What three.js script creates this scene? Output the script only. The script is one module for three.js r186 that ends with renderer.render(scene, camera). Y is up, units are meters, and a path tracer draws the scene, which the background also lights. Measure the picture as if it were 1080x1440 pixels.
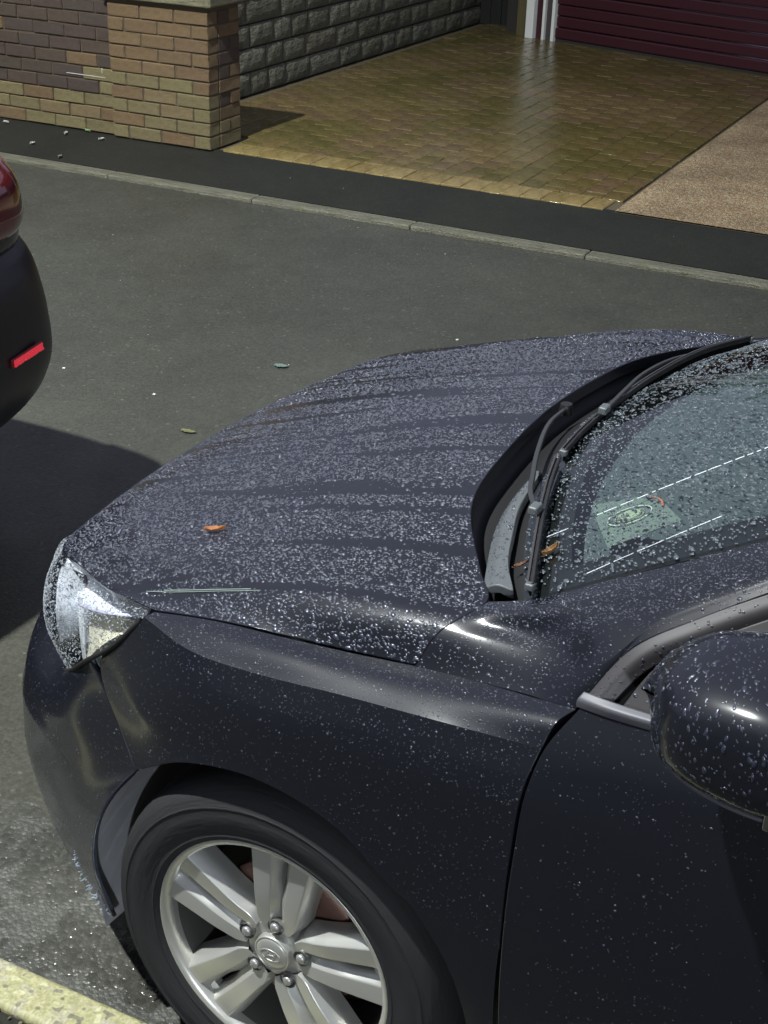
import * as THREE from 'three';
import { mergeGeometries } from 'three/addons/utils/BufferGeometryUtils.js';
import { RoundedBoxGeometry } from 'three/addons/geometries/RoundedBoxGeometry.js';

// ------------------------------------------------------------------ camera, sky, lamp, exposure
const scene = new THREE.Scene();
const camera = new THREE.PerspectiveCamera(39.6, 0.75, 0.05, 600);
camera.position.set(0, 2, 0);
camera.up.set(-0.22919, 0.88746, -0.39985);
camera.lookAt(-0.387012, 2 - 0.460004, -0.799135);
const renderer = new THREE.WebGLRenderer({ antialias: true });
renderer.toneMapping = THREE.LinearToneMapping;
renderer.toneMappingExposure = 1;
renderer.shadowMap.enabled = true;
const SKY = [0.235, 0.255, 0.35];               // overcast night sky, lit from below by the town
const PORCH = { power: 50, color: [.84, .92, 1.0] };
const LAMP = { at: [-3.9, 9.0, 0.25], power: 740, color: [0.97, 1.0, 0.98] };
{
  const w = 64, h = 32, d = new Float32Array(w * h * 4);
  for (let j = 0; j < h; j++) for (let i = 0; i < w; i++) {
    const k = (j * w + i) * 4;
    d[k] = SKY[0]; d[k + 1] = SKY[1]; d[k + 2] = SKY[2]; d[k + 3] = 1;
  }
  const t = new THREE.DataTexture(d, w, h, THREE.RGBAFormat, THREE.FloatType);
  t.mapping = THREE.EquirectangularReflectionMapping; t.magFilter = THREE.LinearFilter; t.needsUpdate = true;
  scene.background = t; scene.environment = t;
}

// ------------------------------------------------------------------ helpers
let seed = 12345;
const rnd = () => { seed |= 0; seed = seed + 0x6D2B79F5 | 0; let t = Math.imul(seed ^ seed >>> 15, 1 | seed); t = t + Math.imul(t ^ t >>> 7, 61 | t) ^ t; return ((t ^ t >>> 14) >>> 0) / 4294967296; };
const rr = (a, b) => a + (b - a) * rnd();
const V = (x, y, z) => new THREE.Vector3(x, y, z);
const PI = Math.PI;
const names = {};
function numbered(n) { const k = names[n] = (names[n] ?? -1) + 1; return k ? n + '_' + String(k).padStart(3, '0') : n; }
function shade(o) { o.castShadow = true; o.receiveShadow = true; return o; }
function obj(name, geo, m, parent = scene) {
  if (Array.isArray(geo)) geo = merge(geo);
  const o = shade(new THREE.Mesh(geo, m)); o.name = parent === scene ? numbered(name) : name; parent.add(o); return o;
}
function merge(list) {
  const gs = list.map(g => { let q = g.index ? g.toNonIndexed() : g; const r = new THREE.BufferGeometry(); r.setAttribute('position', q.attributes.position); r.setAttribute('normal', q.attributes.normal); r.setAttribute('uv', q.attributes.uv ?? new THREE.BufferAttribute(new Float32Array(q.attributes.position.count * 2), 2)); return r; });
  return gs.length === 1 ? gs[0] : mergeGeometries(gs);
}
function tag(o, label, category, group) { o.userData.label = label; o.userData.category = category; if (group) o.userData.group = group; return o; }
function thing(name, label, category, pos = [0, 0, 0], group, turn = 0) { const o = new THREE.Group(); o.name = numbered(name); o.position.set(...pos); o.rotation.y = turn; scene.add(o); return tag(o, label, category, group); }
function struct(name, geo, m) { const o = obj(name, geo, m); o.userData.kind = 'structure'; return o; }
const bx = (x0, x1, y0, y1, z0, z1) => new THREE.BoxGeometry(x1 - x0, y1 - y0, z1 - z0).translate((x0 + x1) / 2, (y0 + y1) / 2, (z0 + z1) / 2);
const rbx = (x0, x1, y0, y1, z0, z1, r = .006, s = 1) => new RoundedBoxGeometry(x1 - x0, y1 - y0, z1 - z0, s, r).translate((x0 + x1) / 2, (y0 + y1) / 2, (z0 + z1) / 2);
const tube = (pts, r, n = 24, rs = 8, closed = false) => new THREE.TubeGeometry(new THREE.CatmullRomCurve3(pts.map(p => V(...p)), closed), n, r, rs, closed);
function mirrorZ(g) {                              // the same panel on the car's other side
  const q = g.clone(); const p = q.attributes.position, n = q.attributes.normal;
  for (let i = 0; i < p.count; i++) { p.setZ(i, -p.getZ(i)); n.setZ(i, -n.getZ(i)); }
  if (q.index) { const a = q.index.array; for (let i = 0; i < a.length; i += 3) { const t = a[i]; a[i] = a[i + 1]; a[i + 1] = t; } }
  else { const sw = at => { const a = at.array, s = at.itemSize; for (let i = 0; i < a.length; i += 3 * s) for (let k = 0; k < s; k++) { const t = a[i + k]; a[i + k] = a[i + s + k]; a[i + s + k] = t; } }; Object.values(q.attributes).forEach(sw); }
  return q;
}
// the far side of the black car is a little narrower and lower than a plain mirror image
function lean(g) { const p = g.attributes.position; for (let i = 0; i < p.count; i++) { const z = p.getZ(i); if (z < 0) { p.setZ(i, z * .955); p.setY(i, p.getY(i) - .018 * Math.min(1, -z / .7)); } } return g; }
const farSide = g => lean(mirrorZ(g));
// smooth curve through points with uneven spacing, seg pieces between two points; breaks in direction where sharp
function curve(pts, seg, sharp = []) {
  const n = pts.length, out = [];
  if (n === 1) return [pts[0]];
  const D = []; for (let i = 0; i < n - 1; i++) D.push(Math.max(1e-6, Math.hypot(pts[i + 1][0] - pts[i][0], pts[i + 1][1] - pts[i][1], pts[i + 1][2] - pts[i][2])));
  const sl = i => pts[i].map((v, k) => (pts[i + 1][k] - v) / D[i]);
  const T = (i, side) => {
    if (i === 0) return sl(0); if (i === n - 1) return sl(n - 2);
    if (sharp.includes(i)) return side > 0 ? sl(i) : sl(i - 1);
    const a = sl(i - 1), b = sl(i); return a.map((v, k) => (v * D[i] + b[k] * D[i - 1]) / (D[i] + D[i - 1]));
  };
  for (let i = 0; i < n - 1; i++) {
    const m0 = T(i, 1), m1 = T(i + 1, -1);
    for (let s = 0; s < seg; s++) {
      const t = s / seg, t2 = t * t, t3 = t2 * t;
      out.push(pts[i].map((v, k) => (2 * t3 - 3 * t2 + 1) * v + (t3 - 2 * t2 + t) * m0[k] * D[i] + (-2 * t3 + 3 * t2) * pts[i + 1][k] + (t3 - t2) * m1[k] * D[i]));
    }
  }
  out.push(pts[n - 1].slice()); return out;
}
const sub = (a, b) => [a[0] - b[0], a[1] - b[1], a[2] - b[2]], dot = (a, b) => a[0] * b[0] + a[1] * b[1] + a[2] * b[2];
const cross = (a, b) => [a[1] * b[2] - a[2] * b[1], a[2] * b[0] - a[0] * b[2], a[0] * b[1] - a[1] * b[0]];
const unit = a => { const l = Math.hypot(...a) || 1; return [a[0] / l, a[1] / l, a[2] / l]; };
const mad = (a, b, s) => [a[0] + b[0] * s, a[1] + b[1] * s, a[2] + b[2] * s];
// a panel lofted through rows of points; the rim is rolled over and carried inwards, so that panels have edges and gaps
function loft(rows, nu, nv, o = {}) {
  const R = rows.map(r => curve(r, nu, o.sharpU)), cols = R[0].length;
  const G = []; for (let c = 0; c < cols; c++) G.push(curve(R.map(r => r[c]), nv, o.sharp));
  const m = G[0].length, at = (c, r) => G[c][r], N = [];
  for (let c = 0; c < cols; c++) { N.push([]); for (let r = 0; r < m; r++) {
    let du = sub(at(Math.min(c + 1, cols - 1), r), at(Math.max(c - 1, 0), r)), dv = sub(at(c, Math.min(r + 1, m - 1)), at(c, Math.max(r - 1, 0)));
    if (Math.hypot(...du) < 1e-5) { const rr2 = r ? r - 1 : 1; du = sub(at(Math.min(c + 1, cols - 1), rr2), at(Math.max(c - 1, 0), rr2)); }
    if (Math.hypot(...dv) < 1e-5) { const cc = c ? c - 1 : 1; dv = sub(at(cc, Math.min(r + 1, m - 1)), at(cc, Math.max(r - 1, 0))); }
    N[c].push(unit(cross(du, dv)));
  } }
  let s = 0; const out = o.out ?? [0, 1, 0];
  for (let c = 0; c < cols; c++) for (let r = 0; r < m; r++) s += dot(N[c][r], typeof out === 'function' ? out(at(c, r)) : out);
  const sg = s < 0 ? -1 : 1; for (const a of N) for (let i = 0; i < a.length; i++) a[i] = a[i].map(v => v * sg);
  const bare = o.bare ?? [], lip = o.lip ?? .0022, depth = o.depth ?? .014, inset = o.inset ?? 0;
  const pos = [], nor = [], uv = [], idx = [];
  // rim: indices round the grid
  const ring = []; for (let c = 0; c < cols - 1; c++) ring.push([c, 0, 0, 1]); for (let r = 0; r < m - 1; r++) ring.push([cols - 1, r, -1, 0]);
  for (let c = cols - 1; c > 0; c--) ring.push([c, m - 1, 0, -1]); for (let r = m - 1; r > 0; r--) ring.push([0, r, 1, 0]);
  const outd = ring.map(([c, r, dc, dr]) => {
    let d = sub(at(c, r), at(c + dc, r + dr)); const corner = (c === 0 || c === cols - 1) && (r === 0 || r === m - 1);
    if (corner) { const d2 = sub(at(c, r), at(c === 0 ? 1 : c - 1, r)), d1 = sub(at(c, r), at(c, r === 0 ? 1 : r - 1)); d = mad(unit(d1), unit(d2), 1); }
    const n = N[c][r]; d = mad(d, n, -dot(d, n)); return unit(d);
  });
  if (inset) ring.forEach(([c, r], i) => { if (!((r === 0 && bare.includes('first')) || (r === m - 1 && bare.includes('last')))) G[c][r] = mad(G[c][r], outd[i], -inset); });
  for (let c = 0; c < cols; c++) for (let r = 0; r < m; r++) { pos.push(...at(c, r)); nor.push(...N[c][r]); uv.push(at(c, r)[0], at(c, r)[1] + at(c, r)[2]); }
  const id = (c, r) => c * m + r;
  for (let c = 0; c < cols - 1; c++) for (let r = 0; r < m - 1; r++) { const a = id(c, r), b = id(c + 1, r), d = id(c + 1, r + 1), e = id(c, r + 1);
    if (sg > 0) idx.push(a, b, d, a, d, e); else idx.push(a, d, b, a, e, d); }
  if (depth > 0) {
    const L = ring.length; let prev = ring.map(([c, r]) => id(c, r));
    const steps = [[PI / 4], [PI / 2], [PI / 2, depth]];
    for (const [a, dp = 0] of steps) {
      const start = pos.length / 3;
      ring.forEach(([c, r], i) => { const n = N[c][r], od = outd[i];
        let p = mad(mad(at(c, r), od, lip * Math.sin(a)), n, -lip * (1 - Math.cos(a)) - dp);
        pos.push(...p); nor.push(...unit(mad(n.map(v => v * Math.cos(a)), od, Math.sin(a)))); uv.push(p[0], p[1] + p[2]); });
      for (let i = 0; i < L; i++) { const j = (i + 1) % L; if ((bare.includes('first') && ring[i][1] === 0 && ring[j][1] === 0) || (bare.includes('last') && ring[i][1] === m - 1 && ring[j][1] === m - 1)) continue; const a0 = prev[i], a1 = prev[j], b0 = start + i, b1 = start + j;
        if (sg > 0) idx.push(a0, b1, a1, a0, b0, b1); else idx.push(a0, a1, b1, a0, b1, b0); }
      prev = ring.map((_, i) => start + i);
    }
  }
  const g = new THREE.BufferGeometry();
  g.setAttribute('position', new THREE.Float32BufferAttribute(pos, 3)); g.setAttribute('normal', new THREE.Float32BufferAttribute(nor, 3)); g.setAttribute('uv', new THREE.Float32BufferAttribute(uv, 2)); g.setIndex(idx);
  g.userData.surf = { count: cols * m, cols, m };  // the grid part alone, for scattering drops
  return g;
}
// noise
const H = new Float32Array(65536); for (let i = 0; i < 65536; i++) H[i] = rnd();
function vn(x, y, px = 256, py = px) { const xi = Math.floor(x), yi = Math.floor(y), fx = x - xi, fy = y - yi, u = fx * fx * (3 - 2 * fx), v = fy * fy * (3 - 2 * fy);
  const h = (a, b) => H[((((a % px) + px) % px) + 131 * (((b % py) + py) % py)) & 65535];
  return (h(xi, yi) * (1 - u) + h(xi + 1, yi) * u) * (1 - v) + (h(xi, yi + 1) * (1 - u) + h(xi + 1, yi + 1) * u) * v; }
function tex(size, fn, srgb, repeat = [1, 1]) {   // fn(u, v) -> [r, g, b] linear
  const d = new Uint8Array(size * size * 4), enc = v => { v = Math.min(1, Math.max(0, v)); return Math.round(255 * (srgb ? (v <= .0031308 ? 12.92 * v : 1.055 * Math.pow(v, 1 / 2.4) - .055) : v)); };
  for (let j = 0; j < size; j++) for (let i = 0; i < size; i++) { const c = fn(i / size, j / size), k = (j * size + i) * 4; d[k] = enc(c[0]); d[k + 1] = enc(c[1]); d[k + 2] = enc(c[2]); d[k + 3] = 255; }
  const t = new THREE.DataTexture(d, size, size); t.wrapS = t.wrapT = THREE.RepeatWrapping; t.magFilter = THREE.LinearFilter; t.minFilter = THREE.LinearMipmapLinearFilter; t.generateMipmaps = true;
  if (srgb) t.colorSpace = THREE.SRGBColorSpace; t.repeat.set(...repeat); t.needsUpdate = true; return t;
}
// nearest pebble: [distance 0..1, id]
function cell(x, y, p) { const xi = Math.floor(x), yi = Math.floor(y); let b = 9, id = 0, b2 = 9;
  for (let j = -1; j < 2; j++) for (let i = -1; i < 2; i++) { const cx = ((xi + i) % p + p) % p, cy = ((yi + j) % p + p) % p, k = (cx * 73 + cy * 1571) & 65535;
    const d = Math.hypot(xi + i + H[k] - x, yi + j + H[(k + 7919) & 65535] - y); if (d < b) { b2 = b; b = d; id = k; } else if (d < b2) b2 = d; }
  return [b, H[(id + 313) & 65535], b2 - b]; }
const mat = o => new THREE.MeshPhysicalMaterial(o);
const lin = (r, g, b) => new THREE.Color().setRGB(r, g, b);
function planeUV(g, s = 1) { const p = g.attributes.position, u = g.attributes.uv; for (let i = 0; i < p.count; i++) u.setXY(i, p.getX(i) * s, p.getZ(i) * s); return g; }
function sheet(x0, x1, z0, z1, y, s = 1) { return planeUV(new THREE.PlaneGeometry(x1 - x0, z1 - z0).rotateX(-PI / 2).translate((x0 + x1) / 2, y, (z0 + z1) / 2), s); }
function poly(pts, y) {                           // flat sheet with its own outline
  const g = new THREE.ShapeGeometry(new THREE.Shape(pts.map(([x, z]) => new THREE.Vector2(x, -z)))).rotateX(-PI / 2).translate(0, y, 0); return planeUV(g);
}
// a cheap stone, brick or block: a box whose front edges are chamfered, with a little unevenness
function block(w, h, d, c, jit = 0) {
  const g = new RoundedBoxGeometry(w, h, d, 1, c); if (jit) { const p = g.attributes.position; const q = {}; for (let i = 0; i < p.count; i++) { const k = [p.getX(i), p.getY(i), p.getZ(i)].map(v => v.toFixed(4)).join(); q[k] ??= [rr(-jit, jit), rr(-jit, jit), rr(-jit, jit)]; p.setXYZ(i, p.getX(i) + q[k][0], p.getY(i) + q[k][1], p.getZ(i) + q[k][2]); } g.computeVertexNormals(); }
  return g;
}

// ------------------------------------------------------------------ ground
const asphaltMap = tex(2048, (u, v) => { const [d, id, e] = cell(u * 340, v * 340, 340), n = vn(u * 9, v * 9, 9), n2 = vn(u * 40 + 7, v * 40, 40), f = vn(u * 700, v * 700, 700);
  const b = (.040 + .013 * id + .014 * (f - .5)) * (.88 + .24 * n) * (.93 + .14 * n2) * (e < .12 ? .88 : 1); const s = id > .992 ? 1.5 : 1; return [b * 1.0 * s, b * 1.01 * s, b * .80 * s]; }, true);
const asphaltBump = tex(2048, (u, v) => { const [d, id] = cell(u * 340, v * 340, 340); const h = Math.max(0, 1 - d * 1.3) * (.5 + .5 * id); return [h, h, h]; }, false);
const asphaltRough = tex(1024, (u, v) => { const n = vn(u * 7, v * 7, 7) * .6 + vn(u * 23, v * 23, 23) * .4, f = vn(u * 300, v * 300, 300); const r = .27 + .26 * n + .1 * f; return [r, r, r]; }, false);
for (const t of [asphaltMap, asphaltBump, asphaltRough]) t.repeat.set(1 / 3.1, 1 / 3.1);
const M = {};
M.road = mat({ map: asphaltMap, bumpMap: asphaltBump, bumpScale: .0007, roughnessMap: asphaltRough, roughness: 1, specularIntensity: .8 });
const tarMap = asphaltMap.clone(); tarMap.repeat.set(1 / 2.3, 1 / 2.3); tarMap.needsUpdate = true;
M.tar = mat({ map: tarMap, color: lin(.36, .37, .37), bumpMap: asphaltBump, bumpScale: .0008, roughness: .7, specularIntensity: .5 });
struct('ground', sheet(-150, 150, -150, 150, -.25, 1), mat({ color: lin(.03, .035, .025), roughness: .95 }));
struct('road', bx(-60, 60, -.2, 0, -6.245, -1.41).translate(0, 0, 0), mat({ color: lin(.04, .04, .035), roughness: .9 }));
struct('road_surface', sheet(-60, 60, -6.245, -1.40, .004), M.road);

// wet gutter, where the surface is coarse and holds water
const coarseBump = tex(1024, (u, v) => { const [d, id] = cell(u * 90, v * 90, 90), [d2] = cell(u * 230, v * 230, 230); const h = Math.max(0, 1 - d * 1.25) * (.35 + .65 * id) * .8 + Math.max(0, 1 - d2 * 1.3) * .2; return [h, h, h]; }, false);
coarseBump.repeat.set(1 / .9, 1 / .9);
const coarseMap = tex(1024, (u, v) => { const [d, id] = cell(u * 90, v * 90, 90), n = vn(u * 6, v * 6, 6); const b = (.036 + .026 * id) * (.7 + .6 * n); return [b, b * 1.0, b * .86]; }, true);
coarseMap.repeat.set(1 / .9, 1 / .9);
const gutterRough = tex(512, (u, v) => { const n = vn(u * 9, v * 14, 9, 14) * .55 + vn(u * 40, v * 25, 40, 25) * .45; const r = n > .56 ? .16 : n > .5 ? .35 : .6; return [r, r, r]; }, false); gutterRough.repeat.set(1 / .9, 1 / .9);
M.gutter = mat({ map: coarseMap, bumpMap: coarseBump, bumpScale: .003, roughnessMap: gutterRough, roughness: 1 });
struct('gutter', poly([[-60, -1.405], [-1.0, -1.405], [6, -1.405], [6, -1.75], ...Array.from({ length: 110 }, (_, i) => { const x = .6 - i * .035; return [x, -1.74 - .05 * vn(x * 2.2 + 90, 3) - .07 * vn(x * 7 + 40, 8) - .03 * vn(x * 30, 5)]; }), [-60, -1.8]], .008), M.gutter);

// far side: kerb stones, pavement
const concreteMap = tex(512, (u, v) => { const n = vn(u * 8, v * 8, 8), f = vn(u * 120, v * 120, 120), m = vn(u * 30 + 3, v * 30, 30); const b = .135 * (.7 + .5 * n) * (.85 + .3 * f); return m > .72 ? [b * .8, b * .85, b * .45] : [b * 1.04, b, b * .74]; }, true);
const concreteBump = tex(512, (u, v) => { const f = vn(u * 100, v * 100, 100) * .6 + vn(u * 40, v * 40, 40) * .4; return [f, f, f]; }, false);
M.kerb = mat({ map: concreteMap, bumpMap: concreteBump, bumpScale: .004, roughness: .55 });
{
  const k = thing('far_kerb', 'long line of pale concrete kerb stones along the far pavement', 'kerb');
  for (let i = 0; i < 30; i++) { const x0 = -13 + i * .915, h = .026;
    const g = rbx(x0 + .0015, x0 + .9135, -.1, h + rr(-.0015, .0015), -6.34, -6.246 + rr(-.002, .002), .008, 2); obj('kerb_stone', g, M.kerb, k); }
}
{ const g = new THREE.BufferGeometry(), z = [-6.335, -6.90], y = [.027, .073], x = [-60, 60]; g.setAttribute('position', new THREE.Float32BufferAttribute([x[0], y[0], z[0], x[1], y[0], z[0], x[1], y[1], z[1], x[0], y[1], z[1]], 3)); g.setAttribute('uv', new THREE.Float32BufferAttribute([x[0], z[0], x[1], z[0], x[1], z[1], x[0], z[1]], 2)); g.setIndex([0, 1, 2, 0, 2, 3]); g.computeVertexNormals(); struct('far_pavement', g, M.tar); }
struct('far_pavement_bed', bx(-60, 60, -.2, .02, -6.86, -6.342), mat({ color: lin(.03, .03, .03), roughness: .9 }));

// near side: mossy kerb, debris, pavement
const mossMap = tex(1024, (u, v) => { const n = vn(u * 10, v * 10, 10) * .55 + vn(u * 33, v * 33, 33) * .45, f = vn(u * 200, v * 200, 200), g = vn(u * 60, v * 60, 60);
  const b = .75 + .5 * f; const a = Math.min(1, Math.max(0, (n - .36) * 5)); let c = [.205 * (1 - a) + .195 * a, .19 * (1 - a) + .185 * a, .13 * (1 - a) + .09 * a]; if (g > .8) c = [.25, .24, .13]; if (g < .17) c = [.10, .095, .06]; return [c[0] * b * 1.28, c[1] * b * 1.3, c[2] * b * 1.38]; }, true);
mossMap.repeat.set(1 / .7, 1 / .7);
M.mossKerb = mat({ map: mossMap, bumpMap: concreteBump, bumpScale: .003, roughness: .6 });
{
  const k = thing('near_kerb', 'mossy yellow green concrete kerb at the lower left corner beside the front wheel', 'kerb');
  for (let i = 0; i < 16; i++) { const x0 = -8.35 + i * .915; const g = rbx(x0 + .003, x0 + .912, -.1, .1, -1.413, -1.322, .012, 3); const p = g.attributes.position, u = g.attributes.uv; for (let q = 0; q < p.count; q++) u.setXY(q, p.getX(q), p.getZ(q) + p.getY(q)); obj('kerb_stone', g, M.mossKerb, k); }
}
struct('near_pavement', sheet(-60, 60, -1.325, 1.6, .085), mat({ map: tarMap, color: lin(.3, .3, .28), bumpMap: asphaltBump, bumpScale: .001, roughness: .8, specularIntensity: .4 }));
{
  const gs = []; for (let i = 0; i < 520; i++) { const s = rr(.003, .011), g = new THREE.IcosahedronGeometry(s, 0); g.scale(1, .5, rr(.4, 1)).rotateY(rr(0, 3)).translate(rr(-2.2, .6), .088 + s * .2, -1.322 + Math.pow(rnd(), 2) * .16); gs.push(g); }
  const o = obj('leaf_litter', gs, mat({ color: lin(.10, .08, .045), roughness: .8 })); o.userData.kind = 'stuff'; tag(o, 'crumbs of leaf litter and grit along the back of the mossy kerb', 'litter');
}

// ------------------------------------------------------------------ brick wall, pier, stone wall
const brickGrain = tex(256, (u, v) => { const n = vn(u * 6, v * 6, 6), f = vn(u * 60, v * 60, 60); const b = .6 + .55 * n * f + .25 * f; return [b, b, b]; }, false);
const grainBump = tex(256, (u, v) => { const f = vn(u * 90, v * 90, 90) * .6 + vn(u * 30, v * 30, 30) * .4; return [f, f, f]; }, false);
const brickMat = (r, g, b) => mat({ color: lin(r, g, b), map: brickGrain, bumpMap: grainBump, bumpScale: .004, roughness: .7 });
const REDS = [[.195, .127, .062], [.185, .12, .06], [.205, .135, .065], [.18, .12, .062], [.21, .14, .07]].map(c => brickMat(...c));
const DARKS = [[.085, .056, .043], [.078, .055, .043], [.09, .062, .043], [.082, .06, .042]].map(c => brickMat(...c));
const MOSSY = [[.215, .18, .082], [.23, .19, .088], [.20, .165, .078], [.22, .165, .08]].map(c => brickMat(...c));
M.mortar = mat({ color: lin(.085, .066, .04), roughness: .85, bumpMap: grainBump, bumpScale: .004 });
const pick = a => a[Math.floor(rnd() * a.length)];
const brickG = [0, 1, 2].map(() => block(.215, .066, .1, .0045, .0018)), headG = [0, 1, 2].map(() => block(.1025, .066, .1, .0045, .0018)), closeG = [0, 1].map(() => block(.05, .065, .1, .005, .002));
const Y0 = .075, COURSE = .075;
{ // garden wall to the left of the pier
  const w = thing('brick_wall', 'dark weathered brick garden wall left of the pier, mossy along its foot', 'wall', [-5.143, Y0, -6.862]);
  obj('mortar_core', bx(-2.6, -.003, 0, 1.02, -.215, -.009), M.mortar, w);
  for (let r = 0; r < 13; r++) { let x = -.0; const y = r * COURSE + .0375; let first = r % 2;
    while (x > -2.5) { const L = first ? .1025 : .215; first = 0; const m = r < 3 ? (rnd() < .75 ? pick(MOSSY) : pick(REDS)) : r < 5 ? (rnd() < .35 ? pick(MOSSY) : pick(DARKS)) : rnd() < .94 ? pick(DARKS) : pick(REDS);
      const b = obj('brick', L > .2 ? pick(brickG) : pick(headG), m, w); b.position.set(x - L / 2 - .003, y, -.05 + rr(-.003, .003)); b.rotation.set(rr(-.01, .01), rr(-.012, .012), rr(-.006, .006) + (rnd() < .5 ? PI : 0)); x -= L + .01; } }
  obj('paint_mark', [rbx(-.34, -.06, .3195, .3245, -.004, .003, .002), rbx(-.085, -.079, .345, .375, -.004, .003, .002)], mat({ color: lin(.4, .39, .36), roughness: .6 }), w);
}
{ // pier
  const w = thing('brick_pier', 'red brick gate pier with pale coping at the corner of the driveway', 'pier', [-4.81, Y0, -6.835]);
  obj('mortar_core', bx(-.329, .329, 0, .80, -.325, -.009), M.mortar, w);
  for (let r = 0; r < 10; r++) { const y = r * COURSE + .0375; const cut = r % 2 ? [.215, .215, .215] : [.1025, .215, .215, .1025];
    let x = -.335; for (const L of cut) { const m = r < 3 ? (rnd() < .85 ? pick(MOSSY) : pick(REDS)) : r < 5 ? (rnd() < .4 ? pick(MOSSY) : pick(REDS)) : rnd() < .97 ? pick(REDS) : pick(DARKS);
      const g = L > .2 ? pick(brickG) : pick(headG); const b = obj('brick', g, m, w); b.position.set(x + L / 2, y, -.05 + rr(-.002, .002)); b.rotation.set(0, rr(-.008, .008), rr(-.004, .004)); x += L + .011; }
    // the face towards the driveway
    let z = -.108; for (const L of r % 2 ? [.1025, .1025] : [.215]) { const m = r < 2 ? pick(MOSSY) : rnd() < .5 ? pick(DARKS) : pick(REDS); const b = obj('brick', L > .2 ? pick(brickG) : pick(headG), m, w); b.rotation.y = PI / 2; b.position.set(.285 + rr(-.002, .002), y, z - L / 2); z -= L + .011; } }
  const cop = mat({ map: concreteMap, color: lin(1.5, 1.45, 1.2), bumpMap: concreteBump, bumpScale: .004, roughness: .6 });
  obj('coping_stone', [rbx(-.365, .372, .775, .845, -.37, .03, .012, 2)], cop, w);
}
// stone wall along the drive
const stoneBump = tex(512, (u, v) => { const a = vn(u * 8, v * 8, 8) * .5 + vn(u * 20, v * 20, 20) * .3 + vn(u * 60, v * 60, 60) * .2; return [a, a, a]; }, false);
const stoneMap = tex(512, (u, v) => { const a = vn(u * 8, v * 8, 8) * .5 + vn(u * 26, v * 26, 26) * .5, f = vn(u * 150, v * 150, 150); const b = .55 + .5 * a + .3 * (f - .5); return [b, b, b * .97]; }, false);
{
  const w = thing('stone_wall', 'dark grey wall of rough faced stone blocks beside the driveway', 'wall', [-5.1, Y0, -7.17]);
  obj('mortar_core', bx(-.35, -.045, 0, 1.3, -5.2, 0), mat({ color: lin(.11, .112, .09), roughness: .9 }), w);
  const tones = [[.15, .15, .112], [.165, .165, .125], [.135, .135, .10], [.18, .18, .14], [.155, .15, .11]].map(c => mat({ color: lin(...c), map: stoneMap, bumpMap: stoneBump, bumpScale: .012, roughness: .75 }));
  const forms = []; for (let i = 0; i < 8; i++) { // rock face: a box with its front pushed about
    const L = [.22, .33, .44, .30][i % 4], g = new THREE.BoxGeometry(.12, .14, L, 1, 5, Math.round(L / .035)); const p = g.attributes.position, smooth = i % 3 === 0;
    for (let q = 0; q < p.count; q++) if (p.getX(q) > .05) { const ey = Math.abs(p.getY(q)) / .07, ez = Math.abs(p.getZ(q)) / (L / 2), e = Math.max(ey, ez); const b = e > .98 ? -.012 : e > .7 ? -.003 : .0; p.setX(q, .045 + b + (smooth ? .12 : .5) * (e > .98 ? 0 : .026 * (vn(p.getY(q) * 40 + i * 9, p.getZ(q) * 40 + 50) - .2))); p.setY(q, p.getY(q) * .995); }
    g.computeVertexNormals(); forms.push([L, g]); }
  for (let r = 0; r < 8; r++) { let z = -.005 - (r % 2) * .09; while (z > -5.0) { const [L, g] = pick(forms); const b = obj('stone', g, pick(tones), w); b.position.set(-.045, r * .152 + .075, z - L / 2); if (rnd() < .5) b.rotation.x = PI; z -= L + .012; } }
}

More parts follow.
